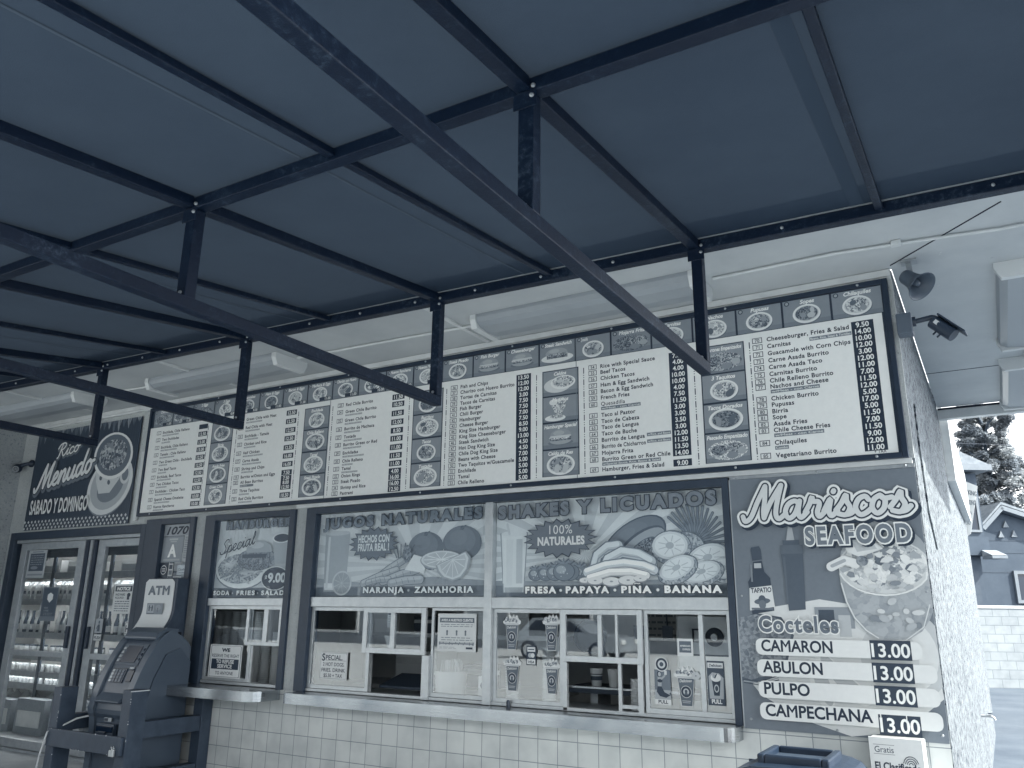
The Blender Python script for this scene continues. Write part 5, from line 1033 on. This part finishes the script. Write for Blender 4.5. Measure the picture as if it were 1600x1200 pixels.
conduit([(.42, 1.88, 3.70), (.42, 2.1, 3.70), (.42, 2.42, 3.70)], .016, 'short vertical looking conduit between the two side overhang lights')
r = random.Random(8)
b = MB()
for i in range(24):
    x, y = r.uniform(-.3, .7), r.uniform(-.2, 3.9); b.lathe([(.012 * r.uniform(.4, 1), 0), (.006, .002)], (x, y, 3.7195), 'room_steel', 6, (0, 0, -1))
b.build('soffit_nail_heads', R0)

# ------------------------------------------------------------------ horn, cameras, faucet, trims on the side wall
H0 = thing('horn_speaker', (-.24, -.08, 3.55), 'grey loudspeaker horn hung from the soffit at the building corner', 'loudspeaker')
ax = Vector((.60, -.35, -.72)).normalized(); c = Vector((-.268, -.11, 3.625))
b = MB(); b.lathe([(r_ * .8, z_ * .86) for r_, z_ in ((.0, 0), (.052, .002), (.058, .02), (.058, .05), (.062, .08), (.075, .12), (.10, .155), (.115, .17), (.117, .176), (.112, .174), (.095, .155), (.07, .12), (.05, .08), (.045, .06))], c, 'horn_plastic', 28, ax); b.build('horn', H0)
b = MB(); b.lathe([(r_ * .8, z_ * .86) for r_, z_ in ((.045, .06), (.03, .062), (.026, .12), (.018, .14), (.0, .143))], c, 'horn_plastic', 16, ax); b.build('horn_core', H0)
b = MB(); b.bar((-.24, -.10, 3.718), (-.235, -.12, 3.64), .03, .012, 'aluminium_dull'); b.box(-.28, -.19, -.14, -.06, 3.708, 3.718, 'aluminium_dull'); b.build('bracket', H0)
V0 = thing('security_camera', (-.2, -.1, 3.25), 'dark bullet security camera on a wall bracket beside the menu board corner', 'security camera')
b = MB(); b.box(-.344, -.258, -.15, -.05, 3.245, 3.375, 'horn_plastic'); b.build('junction_box', V0, bev=.006)
b = MB(); b.tube([(-.258, -.10, 3.325), (-.24, -.10, 3.325)], .03, 'black_plastic', 10); b.tube([(-.24, -.10, 3.325), (-.15, -.11, 3.332), (-.135, -.11, 3.325)], .016, 'black_plastic', 10); b.build('arm', V0)
p0, p1 = Vector((-.150, -.10, 3.308)), Vector((-.050, -.13, 3.195)); d = (p1 - p0).normalized()
b = MB(); b.tube([p0, p1], .040, 'black_plastic', 16); b.build('camera_body', V0, bev=.003)
u_ = Vector((d.z * -1, 0, d.x)); u_ = (u_ - d * u_.dot(d)).normalized(); u_ = u_ if u_.z > 0 else -u_
b = MB(); b.bar(p0 + u_ * .046 + d * .0, p1 + u_ * .046 + d * .045, .078, .010, 'black_plastic', u_); b.build('sun_shield', V0, bev=.003)
b = MB(); b.tube([p0 + d * .06 - u_ * .03, p0 + d * .06 - u_ * .062], .006, 'black_plastic', 6); b.tube([p0 + d * .09 - u_ * .03, p0 + d * .09 - u_ * .062], .006, 'black_plastic', 6); b.build('thumb_screw', V0)
b = MB(); q = p0 + d * .03 - Vector((0, .0405, 0)); b.bar(q - u_ * .012, q + u_ * .012, .03, .002, 'chip', (0, -1, 0)); b.build('sticker', V0)
K0 = thing('dome_camera', (-9.78, -.06, 3.1), 'small dark turret camera on the stucco left of the soup banner', 'security camera')
b = MB(); b.lathe([(.045, 0), (.045, .025), (.02, .04)], (-9.74, -.001, 3.25), 'black_plastic', 16, (0, -1, 0)); b.tube([(-9.74, -.03, 3.25), (-9.80, -.06, 3.235), (-9.83, -.09, 3.21)], [.018, .022, .03], 'black_plastic', 12); b.build('mount', K0)
b = MB(); b.lathe([(.0, -.05), (.035, -.042), (.05, -.02), (.053, .0), (.048, .025), (.036, .036)], (-9.845, -.11, 3.185), 'black_plastic', 18, (.55, -.75, -.35)); b.lathe([(.036, .036), (.038, .042), (.029, .043), (.027, .036)], (-9.845, -.11, 3.185), 'aluminium_dull', 18, (.55, -.75, -.35)); b.lathe([(.027, .036), (.0, .034)], (-9.845, -.11, 3.185), 'screen_glass', 14, (.55, -.75, -.35)); b.build('lens_ball', K0)
b = MB(); b.tube([(-.345, 4.6, .66), (-.25, 4.6, .66)], .012, 'room_steel', 8); b.tube([(-.26, 4.6, .66), (-.235, 4.6, .65), (-.225, 4.6, .625)], .011, 'room_steel', 8); b.lathe([(.022, 0), (.022, .008)], (-.262, 4.6, .682), 'dark_frame', 8, (0, 0, 1)); b.build('hose_tap', None, 'metal hose tap sticking out low on the sunlit side wall', 'tap')
b = MB(); b.prism_x([(.46, 2.95), (.56, 2.90), (.98, 2.20), (1.02, 2.08), (.92, 2.04), (.52, 2.25), (.42, 2.7)], -.344, -.334, 'stucco_side'); b.build('stucco_patch', R0)
b = MB(); b.box(-.344, -.262, 4.22, 8.6, 2.97, 3.68, 'trim_paint'); b.build('wall_fascia', R0, bev=.004)
Q0 = thing('parking_sign', (-.26, 9.05, 2.8), 'weathered white PARKING sign board fixed edge-on at the far end of the side wall', 'sign')
b = MB(); b.prism_y([(-.36, 3.69), (-.12, 3.56), (-.30, 2.84), (-.36, 2.80)], 9.02, 9.05, 'trim_paint'); b.build('board', Q0)
b = MB(); text(b, 'PARKING', -.345, 3.47, .075, 9.017, tone(.3), w=.20, bold=.02, rise=-.35); text(b, 'PARKING', -.345, 3.30, .075, 9.017, tone(.3), w=.17, bold=.02, rise=-.2); text(b, 'AREA', -.345, 3.13, .06, 9.017, tone(.4), w=.10, bold=.02); text(b, 'ONLY', -.345, 2.98, .05, 9.017, tone(.45), w=.07, bold=.02); b.build('lettering', Q0)

# ------------------------------------------------------------------ inside the kitchen windows
b = MB(); b.box(-6.98, -.9, .181, .62, .905, .957, 'room_steel'); b.build('inner_counter', R0, bev=.004)
Z = .958
def lathe_thing(name, prof, c, m, label, cat, group=None, n=18, extra=None):
    b = MB(); b.lathe(prof, c, m, n)
    if extra: extra(b)
    return b.build(name, None, label, cat, group, loc=c)
W0 = thing('straw_tub', (-3.87, .34, Z), 'white tub packed with upright straws inside the serving window', 'tub')
b = MB(); b.lathe([(.115, 0), (.13, .19), (.134, .195), (.125, .195), (.118, .02)], (-3.87, .34, Z), 'fixture_body', 24); b.build('tub', W0)
b = MB(); r = random.Random(4)
for k in range(46):
    t, q = r.uniform(0, 6.28), .11 * math.sqrt(r.random()); x, y = -3.87 + q * math.cos(t), .34 + q * math.sin(t); h = r.uniform(.25, .285)
    b.tube([(x, y, Z + .02), (x + r.uniform(-.01, .01), y, Z + h)], .005, 'fixture_body', 6)
b.build('straws', W0)
b = Art(-3.585, -3.50, Z, 1.13, .30, tone(.80), edge=.06); b.ell(.5, .6, .28, .15, tone(.3)); b.quad(.2, .8, .1, .16, tone(.5)); b.build('napkin_box', None, 'small white box with a dark round mark beside the straw tub', 'box')
b = MB(); b.add([(-4.50, .26, 1.24), (-3.93, .30, 1.03), (-3.93, .60, 1.09), (-4.62, .60, 1.08), (-4.50, .26, 1.0), (-3.93, .30, 1.0), (-3.93, .60, 1.0), (-4.62, .60, 1.0)], [(0, 1, 2, 3)], 'room_steel') if False else b.prism_x([(.25, 1.0), (.25, 1.02), (.55, 1.10), (.55, 1.0)], -4.52, -3.98, 'room_dark')
b.build('card_terminal_tray', None, 'dark sloped tray on the inner counter below the open sash', 'tray', bev=.004)
b = MB(); b.lathe([(.0, 0), (.012, 0), (.035, .10), (.05, .15)], (-4.47, .30, 1.26), 'fixture_body', 12); b.build('paper_cone', None, 'white paper cone hanging behind the sliding sash', 'paper cone')
cup_prof = [(.036, 0), (.05, .125), (.053, .13), (.048, .128), (.036, .01)]
def band(b): b.lathe([(.0425, .045), (.0455, .075)], (-2.73, .62, 1.076), 'room_dark', 18); b.lathe([(.0462, .085), (.047, .092)], (-2.73, .62, 1.076), 'room_dark', 18)
lathe_thing('paper_cup', cup_prof, (-2.73, .62, 1.076), 'fixture_body', 'white paper cup with dark bands on the kitchen shelf', 'cup', extra=band)
lathe_thing('paper_cup', cup_prof, (-2.585, .62, 1.076), 'fixture_body', 'plain white paper cup on the kitchen shelf right of the banded cup', 'cup')
J0 = thing('kitchen_shelf', (-2.4, .75, Z), 'dark low steel shelf inside the right serving window carrying paper cups', 'shelf')
b = MB(); b.box(-2.95, -1.9, .55, .95, 1.03, 1.075, 'room_dark'); b.box(-2.95, -1.9, .54, .549, 1.062, 1.08, 'steel'); b.build('shelf_board', J0, bev=.003)
for x in (-2.80, -2.0):
    b = MB(); b.box(x, x + .06, .66, .9, .155, 1.03, 'room_steel'); b.build('leg', J0)
b = MB()
for k in range(13): b.lathe([(.05, 0), (.052, .012), (.058, .015), (.05, .016)], (-2.29, .36, Z + .016 * k), 'fixture_body', 16)
b.build('lid_stack', None, 'white scalloped stack of cup lids beside the right sliding sash', 'lid stack')
for i, (x, y, n, lab) in enumerate(((-3.30, .34, 17, 'tall white stack of foam cups behind the cup decals, left pane edge'), (-3.02, .40, 22, 'white stack of foam cups behind the right hand cup decals'))):
    b = MB()
    for k in range(n): b.lathe([(.048, 0), (.051, .014), (.056, .017), (.05, .018)], (x, y, Z + .018 * k), 'fixture_body', 16)
    b.build('cup_stack', None, lab, 'cup stack')
for i, (x, n) in enumerate(((-6.05, 34), (-5.94, 36), (-5.80, 24))):
    b = MB(); b.lathe([(.05, 0), (.05, .02)], (x, .33, Z), 'fixture_body', 14)
    for k in range(n): b.lathe([(.047, 0), (.050, .012), (.055, .016), (.048, .018)], (x, .33, Z + .02 + .018 * k), 'fixture_body', 14)
    b.build('cup_stack', None, ('tall white foam cup stack in the small window nearest the refusal sign', 'tallest foam cup stack, between two others in the small window', 'shorter white stack of foam cups at the right edge of the small window')[i], 'cup stack')
for i, x in enumerate((-6.80, -6.68, -6.56, -6.44)):
    b = MB()
    for k in range(30): b.lathe([(.044, 0), (.052, .016), (.057, .02), (.048, .021)], (x, .50, Z + .021 * k), 'fixture_body', 14)
    b.build('cup_stack', None, 'stack of foam cups in the row behind the refusal sign', 'cup stack', 'cup stacks behind the refusal sign')
E0 = thing('kitchen_machine', (-1.9, 1.3, .155), 'grey steel kitchen machine with a round dial behind the PULL stickers', 'kitchen machine')
b = MB(); b.box(-2.25, -1.35, 1.05, 1.6, .155, 1.62, 'room_steel'); b.build('cabinet', E0, bev=.03)
b = MB(); b.lathe([(.07, 0), (.07, .008), (.062, .009), (.062, .003)], (-1.935, 1.049, 1.44), 'room_dark', 24, (0, -1, 0)); b.lathe([(.028, 0), (.026, .02)], (-1.935, 1.049, 1.44), 'aluminium', 16, (0, -1, 0)); b.build('dial', E0)
for x in (-2.11, -1.80):
    b = MB(); b.rect(x, x + .075, 1.40, 1.50, .012, 1.038, 1.049, 'room_dark'); b.build('handle', E0, bev=.004)
b = MB(); b.box(-2.2, -1.4, 1.04, 1.049, 1.30, 1.312, 'room_dark'); b.build('seam_strip', E0)
P0 = thing('hanging_pan', (-2.82, .7, 1.3), 'large dark round pan hanging behind the middle sliding sash', 'pan')
b = MB(); b.lathe([(.0, 0), (.10, .0), (.125, .03), (.13, .035), (.12, .034), (.098, .008)], (-2.82, .72, 1.43), 'room_dark', 24, (.35, -1, 0)); b.build('pan', P0)
b = MB(); b.tube([(-2.82, .70, 1.55), (-2.82, .70, 1.75)], .012, 'room_dark', 8); b.build('handle', P0)
for x, lab in ((-2.45, 'left of two dark spatulas hanging inside the right window'), (-2.22, 'right of two dark spatulas hanging inside the right window')):
    b = MB(); b.tube([(x, .75, 1.80), (x + .02, .75, 1.52)], .007, 'room_dark', 6); b.box(x - .02, x + .06, .745, .755, 1.42, 1.52, 'room_dark'); b.build('spatula', None, lab, 'spatula')
U0 = thing('work_bench', (-4.6, 1.5, .155), 'steel kitchen bench with a raised shelf behind the left serving panes', 'bench')
b = MB(); b.box(-5.9, -3.5, 1.2, 1.9, .88, .93, 'room_steel'); b.build('bench_top', U0); b = MB(); b.box(-5.9, -3.5, 1.5, 1.85, 1.36, 1.40, 'room_steel'); b.build('raised_shelf', U0)
for x in (-5.85, -3.6):
    b = MB(); b.box(x, x + .05, 1.6, 1.7, .155, 1.36, 'room_steel'); b.build('leg', U0)
for x, z, w_, h_, m, lab in ((-5.6, 1.40, .32, .22, 'fixture_body', 'pale carton at the left end of the raised kitchen shelf'), (-5.1, 1.40, .25, .16, 'room_dark', 'dark carton in the middle of the raised kitchen shelf'), (-4.6, 1.40, .4, .20, 'fixture_body', 'wide pale carton on the raised kitchen shelf behind the open sash'), (-4.0, 1.40, .22, .26, 'room_steel', 'grey tall carton at the right end of the raised kitchen shelf'), (-5.3, .93, .5, .30, 'fixture_body', 'pale food tub on the steel kitchen bench'), (-4.5, .93, .42, .2, 'room_dark', 'dark oven box on the steel kitchen bench')):
    b = MB(); b.box(x, x + w_, 1.45, 1.8, z + .001, z + h_, m); b.box(x + .01, x + w_ - .01, 1.444, 1.449, z + h_ * .6, z + h_ * .8, 'room_steel'); b.build('carton', None, lab, 'carton', bev=.008)
V1 = thing('wall_poster', (-2.2, 2.49, 1.5), 'pale chart pinned on the back wall of the kitchen', 'poster')
b = Art(-3.1, -2.5, 1.35, 1.95, 2.49, tone(.75)); lines(b, .1, .7, 7, .4); b.quad(.08, .92, .8, .93, tone(.3)); b.build('sheet', V1)

# ------------------------------------------------------------------ drinks cooler behind the sliding door
Q1 = thing('drinks_cooler', (-10, 1.3, GZ), 'wide lit drinks cooler with full shelves behind the sliding glass door', 'cooler')
b = MB(); b.box(-11.9, -8.2, 1.62, 1.66, GZ, 2.45, 'room_wall'); b.build('back_panel', Q1)
b = MB(); b.box(-11.9, -8.2, .92, 1.62, 2.30, 2.45, 'room_dark'); b.box(-11.9, -8.2, .92, .935, 2.235, 2.299, 'room_dark'); b.build('canopy_panel', Q1)
for z in (2.03, 1.70, 1.29, 1.03, .825, .685, .39):
    b = MB(); b.box(-11.9, -8.2, .94, 1.60, z - .03, z - .001, 'room_dark'); b.box(-11.9, -8.2, .928, .939, z - .062, z + .012, 'aluminium_dull'); b.build('shelf', Q1)
for x in (-11.9, -10.55, -9.35, -8.24):
    b = MB(); b.box(x - .01, x + .05, .925, .945, GZ, 2.30, 'room_dark'); b.build('upright', Q1)
for z in (2.30, 2.03, 1.70, 1.29, 1.03, .825):
    b = MB(); b.tube([(-11.85, .965, z - .045), (-8.26, .965, z - .045)], .008, 'cooler_lamp', 6); b.build('lamp_tube', Q1)
def row(name, proto_fn, xs, y, z, label, cat, group):
    src = None; rr = random.Random(len(xs))
    for x in xs:
        if any(abs(x - u - .02) < .05 for u in (-11.9, -10.55, -9.35, -8.24)): continue
        yy = y + rr.uniform(-.012, .012)
        if src is None:
            b = MB(); proto_fn(b, x, yy, z); src = b.build(name, None, label, cat, group, loc=(x, yy, z))
        else:
            o = src.copy(); COL.objects.link(o); o.location = (x + rr.uniform(-.006, .006), yy, z); o.rotation_euler.z = rr.uniform(-.15, .15)
def fr(a, b_, s): return [a + s * k for k in range(int((b_ - a) / s))]
def carton(b, x, y, z): b.box(x - .036, x + .036, y - .036, y + .036, z, z + .19, 'bottle_clear'); b.prism_x([(y - .036, z + .19), (y, z + .235), (y + .036, z + .19)], x - .036, x + .036, 'bottle_clear'); b.box(x - .03, x + .03, y - .038, y - .0365, z + .05, z + .15, 'room_steel'); b.box(x - .022, x + .022, y - .0392, y - .0382, z + .08, z + .12, 'room_dark')
def dbottle(b, x, y, z): b.lathe([(.03, 0), (.033, .01), (.033, .14), (.014, .21), (.013, .26), (.016, .265), (.015, .28)], (x, y, z), 'bottle_dark', 12); b.lathe([(.0335, .04), (.0335, .11)], (x, y, z), 'bottle_clear', 12)
def cbottle(b, x, y, z): b.lathe([(.03, 0), (.034, .01), (.034, .15), (.015, .215), (.014, .25), (.017, .252), (.017, .275)], (x, y, z), 'bottle_clear', 12); b.lathe([(.0345, .05), (.0345, .12)], (x, y, z), 'room_steel', 12)
def jar(b, x, y, z): b.lathe([(.035, 0), (.038, .01), (.038, .085), (.03, .10)], (x, y, z), 'bottle_clear', 12); b.lathe([(.032, .10), (.032, .118)], (x, y, z), 'room_dark', 12); b.lathe([(.0385, .025), (.0385, .065)], (x, y, z), 'room_steel', 12)
def can(b, x, y, z): b.lathe([(.026, 0), (.03, .008), (.03, .085), (.025, .095), (.024, .092), (.0, .092)], (x, y, z), 'bottle_clear', 12); b.lathe([(.0304, .02), (.0304, .055)], (x, y, z), 'room_steel', 12)
def jug(b, x, y, z): b.lathe([(.07, 0), (.078, .02), (.078, .10), (.05, .15), (.022, .18), (.022, .20)], (x, y, z), 'bottle_clear', 14); b.tube([(x - .02, y - .03, z + .17), (x - .05, y - .07, z + .14), (x - .06, y - .085, z + .08)], .011, 'bottle_clear', 6)
XS0, XS1 = -11.3, -8.35
row('milk_carton', carton, fr(XS0, XS1, .092), 1.03, 1.70, 'pale drink carton in the row of cartons on the upper cooler shelf', 'carton', 'drink cartons on the upper cooler shelf')
row('dark_bottle', dbottle, fr(XS0, XS1, .160), 1.03, 1.29, 'dark glass bottle with a pale label on the cooler shelf below the cartons', 'bottle', 'dark bottles on the cooler shelf')
row('clear_bottle', cbottle, fr(XS0 + .08, XS1, .160), 1.03, 1.29, 'clear bottle standing between dark bottles on the cooler shelf below the cartons', 'bottle', 'clear bottles on the cooler shelf')
row('juice_jar', jar, fr(XS0, XS1, .098), 1.02, 1.03, 'small jar with a dark lid in the row of jars on the cooler shelf', 'jar', 'jars on the cooler shelf')
row('drink_can', can, fr(XS0, XS1, .078), 1.02, .825, 'pale drink can in the can row below the jars in the cooler', 'can', 'cans on the higher can shelf')
row('drink_can', can, fr(XS0 + .03, XS1, .084), 1.02, .685, 'pale drink can in the lowest can row above the jugs in the cooler', 'can', 'cans on the lower can shelf')
row('milk_jug', jug, fr(XS0, XS1, .19), 1.06, .39, 'round white milk jug in the bottom row of the lit cooler', 'jug', 'milk jugs in the cooler')
for i, (x, w_, h_) in enumerate(((-11.0, .55, .17), (-10.3, .5, .15), (-9.2, .4, .16), (-8.75, .3, .14))):
    b = MB(); b.box(x, x + w_, .97, 1.4, 2.03, 2.03 + h_, 'room_wall'); b.box(x + .03, x + w_ - .03, .962, .969, 2.05, 2.03 + h_ * .6, 'bottle_clear')
    b.build('storage_box', None, 'pale box on the top cooler shelf, ' + ('first', 'second', 'third', 'fourth')[i] + ' from the left', 'box')
for i, x in enumerate((-11.2, -10.5, -9.8)):
    b = MB(); b.box(x, x + .58, .72, .93, GZ, GZ + .36 + .03 * i, 'cardboard'); b.box(x + .05, x + .53, .712, .719, GZ + .08, GZ + .26, 'room_steel'); b.build('storage_box', None, 'grey cardboard box on the shop floor in front of the cooler, ' + ('left', 'middle', 'right')[i] + ' of three', 'box', bev=.006)

# ------------------------------------------------------------------ beyond the corner: block wall, houses, trees
TH = math.radians(30.597); CO, SI = math.cos(TH), math.sin(TH)
def far(lx, hd, z=0): return Vector((CO * lx - SI * hd, -5.3 + SI * lx + CO * hd, z))
def rthing(name, lx, hd, label, cat, group=None):
    o = thing(name, far(lx, hd), label, cat, group); o.rotation_euler.z = TH; WL[o] = Vector((lx, hd, 0)); return o
K1 = rthing('block_wall', 12, 20.6, 'low white painted concrete block wall in sunshine behind the side lot', 'wall')
b = MB(); b.box(10.0, 24, 20.5, 20.7, 0, 1.84, 'block_paint'); b.build('blocks', K1)
b = MB(); b.box(9.98, 24.02, 20.48, 20.72, 1.841, 1.905, 'trim_paint'); b.build('coping', K1)
H1 = rthing('two_storey_house', 12.5, 24.5, 'grey two storey house with white trim behind the building corner', 'house')
b = MB(); b.box(9.5, 14.2, 24.5, 31, 3.95, 5.86, 'house_stucco'); b.box(9.5, 14.27, 24.42, 31, 3.40, 3.95, 'house_stucco'); b.box(9.5, 14.05, 24.6, 31, 0, 3.40, 'house_stucco'); b.build('wall', H1)
b = MB(); b.box(9.3, 14.5, 24.1, 31.4, 5.90, 6.08, 'house_trim'); b.prism_y([(9.3, 6.085), (14.5, 6.085), (13.4, 6.6), (9.3, 6.6)], 24.2, 31.2, 'roof_shingle'); b.build('roof', H1)
f = MB(); f.rect(13.62, 14.13, 4.08, 5.45, .07, 24.44, 24.52, 'house_trim'); wf = f.build('window', H1)
b = MB(); b.box(13.69, 14.06, 24.47, 24.49, 4.15, 5.38, 'screen_glass'); b.build('pane', wf)
b = MB(); b.box(14.0, 14.45, 23.9, 24.41, 3.28, 3.36, 'house_trim'); b.prism_x([(23.9, 3.37), (24.41, 3.37), (24.41, 3.55)], 14.0, 14.45, 'roof_shingle'); b.build('awning', H1)
b = MB(); b.box(13.55, 13.9, 24.55, 24.6, 0, 2.95, 'house_dark'); b.box(13.48, 13.545, 24.53, 24.6, 0, 3.0, 'house_trim'); b.build('door', H1)
H2 = rthing('gable_house', 16.5, 25.5, 'grey single storey gable house with white window frame behind the block wall', 'house')
b = MB(); b.prism_y([(14.45, 0), (18.6, 0), (18.6, 3.75), (15.28, 4.84), (14.75, 4.32), (14.45, 4.30)], 25.5, 33, 'house_stucco')
b.build('wall', H2)
b = MB(); b.box(14.5, 18.6, 25.49, 25.498, 3.93, 3.945, 'house_dark'); b.box(14.5, 18.6, 25.49, 25.498, 3.55, 3.565, 'house_dark'); b.box(14.5, 18.6, 25.49, 25.498, 2.96, 2.975, 'house_dark'); b.build('siding_joint', H2)
b = MB(); b.bar((14.62, 25.35, 4.27), (15.30, 25.35, 4.93), .3, .13, 'house_trim'); b.bar((15.26, 25.35, 4.93), (18.9, 25.35, 3.74), .3, .13, 'house_trim'); b.build('barge_board', H2)
b = MB(); b.prism_y([(14.5, 4.26), (15.28, 5.02), (18.9, 3.83), (18.9, 3.88), (15.28, 5.10), (14.5, 4.33)], 25.21, 33.2, 'roof_shingle'); b.build('roof', H2)
f = MB(); f.rect(15.48, 16.5, 2.05, 3.02, .10, 25.42, 25.52, 'house_trim'); wf = f.build('window', H2)
b = MB(); b.box(15.58, 16.4, 25.46, 25.48, 2.15, 2.92, 'screen_glass'); b.build('pane', wf)
for x, z in ((15.28, 4.11), (15.69, 4.13), (15.47, 4.42)):
    b = MB(); b.prism_y([(x - .09, z - .08), (x + .09, z - .08), (x, z + .12)], 25.44, 25.499, 'roof_shingle'); b.build('vent', H2)
def tree(name, lx, hd, h, label, blobs, n, ls, seed):
    r = random.Random(seed); T0_ = rthing(name, lx, hd, label, 'tree', None)
    b = MB(); b.tube([(lx, hd, 0), (lx + .05, hd, h * .35), (lx - .05, hd, h * .7), (lx, hd, h * .95)], [.32, .24, .14, .04], 'bark', 8)
    for (x, y, z, rx, rz) in blobs: b.tube([(lx, hd, max(.5, z - rx * .7 - .3)), (lx + (x - lx) * .5, hd + y * .5, z - .2), (x, hd + y, z)], [.10, .07, .03], 'bark', 5)
    b.build('trunk', T0_); b = MB()
    for (x, y, z, rx, rz) in blobs:
        sub_ = [(x + rx * r.uniform(-.75, .75), y + rx * r.uniform(-.75, .75), z + rz * r.uniform(-.8, .8), r.uniform(.28, .5) * rx) for _ in range(9)]
        for (sx, sy, sz, sr) in sub_:
            mm = 'leaf_%d' % r.choice((0, 0, 1, 1, 2))
            for k in range(n):
                v = Vector((r.gauss(0, 1), r.gauss(0, 1), r.gauss(0, 1))).normalized() * sr * (r.random() ** .4)
                c = Vector((sx + v.x, hd + sy + v.y, sz + v.z * .8)); a = Vector((r.gauss(0, 1), r.gauss(0, 1), r.gauss(0, 1))).normalized(); e = a.orthogonal().normalized(); s_ = ls * r.uniform(.6, 1.4)
                b.add([c - a * s_, c + e * s_ * .5, c + a * s_, c - e * s_ * .5], [(0, 1, 2, 3)], mm)
    b.build('crown', T0_); return T0_
bl = []; r = random.Random(21)
for k in range(26):
    t = k / 25; z = 5.6 + 7.0 * t; wd = (1.75 - 1.0 * t) * (1 if k % 3 else .6); a = k * 2.4
    bl.append((25.15 + wd * math.cos(a) * .9, wd * math.sin(a) * .9, z - .3, 1.1 - .42 * t, .8 - .25 * t))
tree('tall_tree', 25.1, 42, 12.5, 'tall irregular evergreen tree rising above the houses', bl, 340, .085, 5)
tree('round_tree', 27.6, 39, 7.4, 'low round leafy tree behind the gable house roof', [(27.2, 0, 6.4, 1.2, .9), (28.3, .2, 6.6, 1.2, .9), (26.4, 0, 6.0, .8, .7), (29.4, 0, 6.3, 1.2, .9)], 150, .09, 6)
b = MB(); pts = [far(14 + k * 4, 40, 10.3 - .15 * k + .02 * k * k) for k in range(6)]; b.tube(pts, .015, 'black_plastic', 5); b.build('overhead_wire', None, 'thin overhead wire crossing the sky beside the tall tree', 'wire')

# ------------------------------------------------------------------ across the street (unseen, added only to shape reflections in the glass)
mat('shop_paint', .5, .8, var=.06, vs=.4)
S1 = thing('reflection_shop_row', (-8, -30, 0), 'long plain shop row across the street, added unseen to dim glass reflections', 'building')
b = MB(); b.box(-60, 45, -36, -30, 0, 8.2, 'shop_paint'); b.build('wall', S1)  # unseen wall, raised to keep bright sky out of the panes
b = MB(); b.box(-60.2, 45.2, -36.2, -29.7, 8.2, 8.6, 'trim_paint'); b.build('parapet', S1)
for k in range(14):
    f = MB(); x = -56 + 7 * k; f.rect(x, x + 4.6, .5, 3.0, .12, -30.1, -29.9, 'fixture_body'); wf = f.build('window', S1); f = MB(); f.box(x + .12, x + 4.48, -30.05, -30.0, .62, 2.88, 'screen_glass'); f.build('pane', wf)

mat('car_paint_pale', .82, .25, coat=.6); mat('car_paint_dark', .22, .25, coat=.6); mat('car_paint_mid', .5, .25, coat=.6); mat('tyre', .05, .8)
def car(x, y, paint, label):  # unseen car, added to break up reflections in the window glass
    c = thing('reflection_car', (x, y, .03), label, 'car', 'unseen cars added for glass reflections'); L = 2.2
    lo = [(-2.2, .32), (2.15, .32), (2.2, .62), (2.05, .80), (1.15, .93), (-2.05, .98), (-2.22, .75)]
    b = MB(); b.prism_y([(x + px, .03 + z) for px, z in lo], y - .86, y + .86, paint); b.build('body', c, bev=.05)
    b = MB(); b.prism_y([(x + px, .03 + z) for px, z in [(-1.75, .96), (1.05, .92), (.35, 1.40), (-1.25, 1.42)]], y - .74, y + .74, paint); cab = b.build('cabin', c, bev=.04)
    for sy in (-1, 1):
        b = MB(); b.prism_y([(x + px, .03 + z) for px, z in [(-1.5, 1.0), (-.45, .98), (-.45, 1.33), (-1.15, 1.34)]], y + sy * .745 - .004, y + sy * .745 + .004, 'screen_glass'); b.build('side_window', cab)
        b = MB(); b.prism_y([(x + px, .03 + z) for px, z in [(-.37, .98), (.78, .96), (.28, 1.32), (-.37, 1.33)]], y + sy * .745 - .004, y + sy * .745 + .004, 'screen_glass'); b.build('side_window', cab)
        for wx in (-1.35, 1.35):
            b = MB(); b.lathe([(.0, -.1), (.27, -.1), (.32, -.07), (.32, .07), (.27, .1), (.0, .1)], (x + wx, y + sy * .80, .35), 'tyre', 18, (0, 1, 0)); wh = b.build('wheel', c)
            b = MB(); b.lathe([(.0, 0), (.19, .0), (.2, .01)], (x + wx, y + sy * .905, .35), 'aluminium', 14, (0, sy, 0)); b.build('rim', wh)
    for yy in (-.6, .6):
        b = MB(); b.box(x + 2.17, x + 2.23, y + yy - .18, y + yy + .18, .62, .76, 'fixture_body'); b.build('headlight', c)
car(4.5, -21, 'car_paint_pale', 'pale car parked across the lot, right of three, added unseen for glass reflections')
car(-3.2, -24, 'car_paint_dark', 'dark car parked across the lot, middle of three, added unseen for glass reflections')
car(-13.5, -22, 'car_paint_mid', 'grey car parked across the lot, left of three, added unseen for glass reflections')
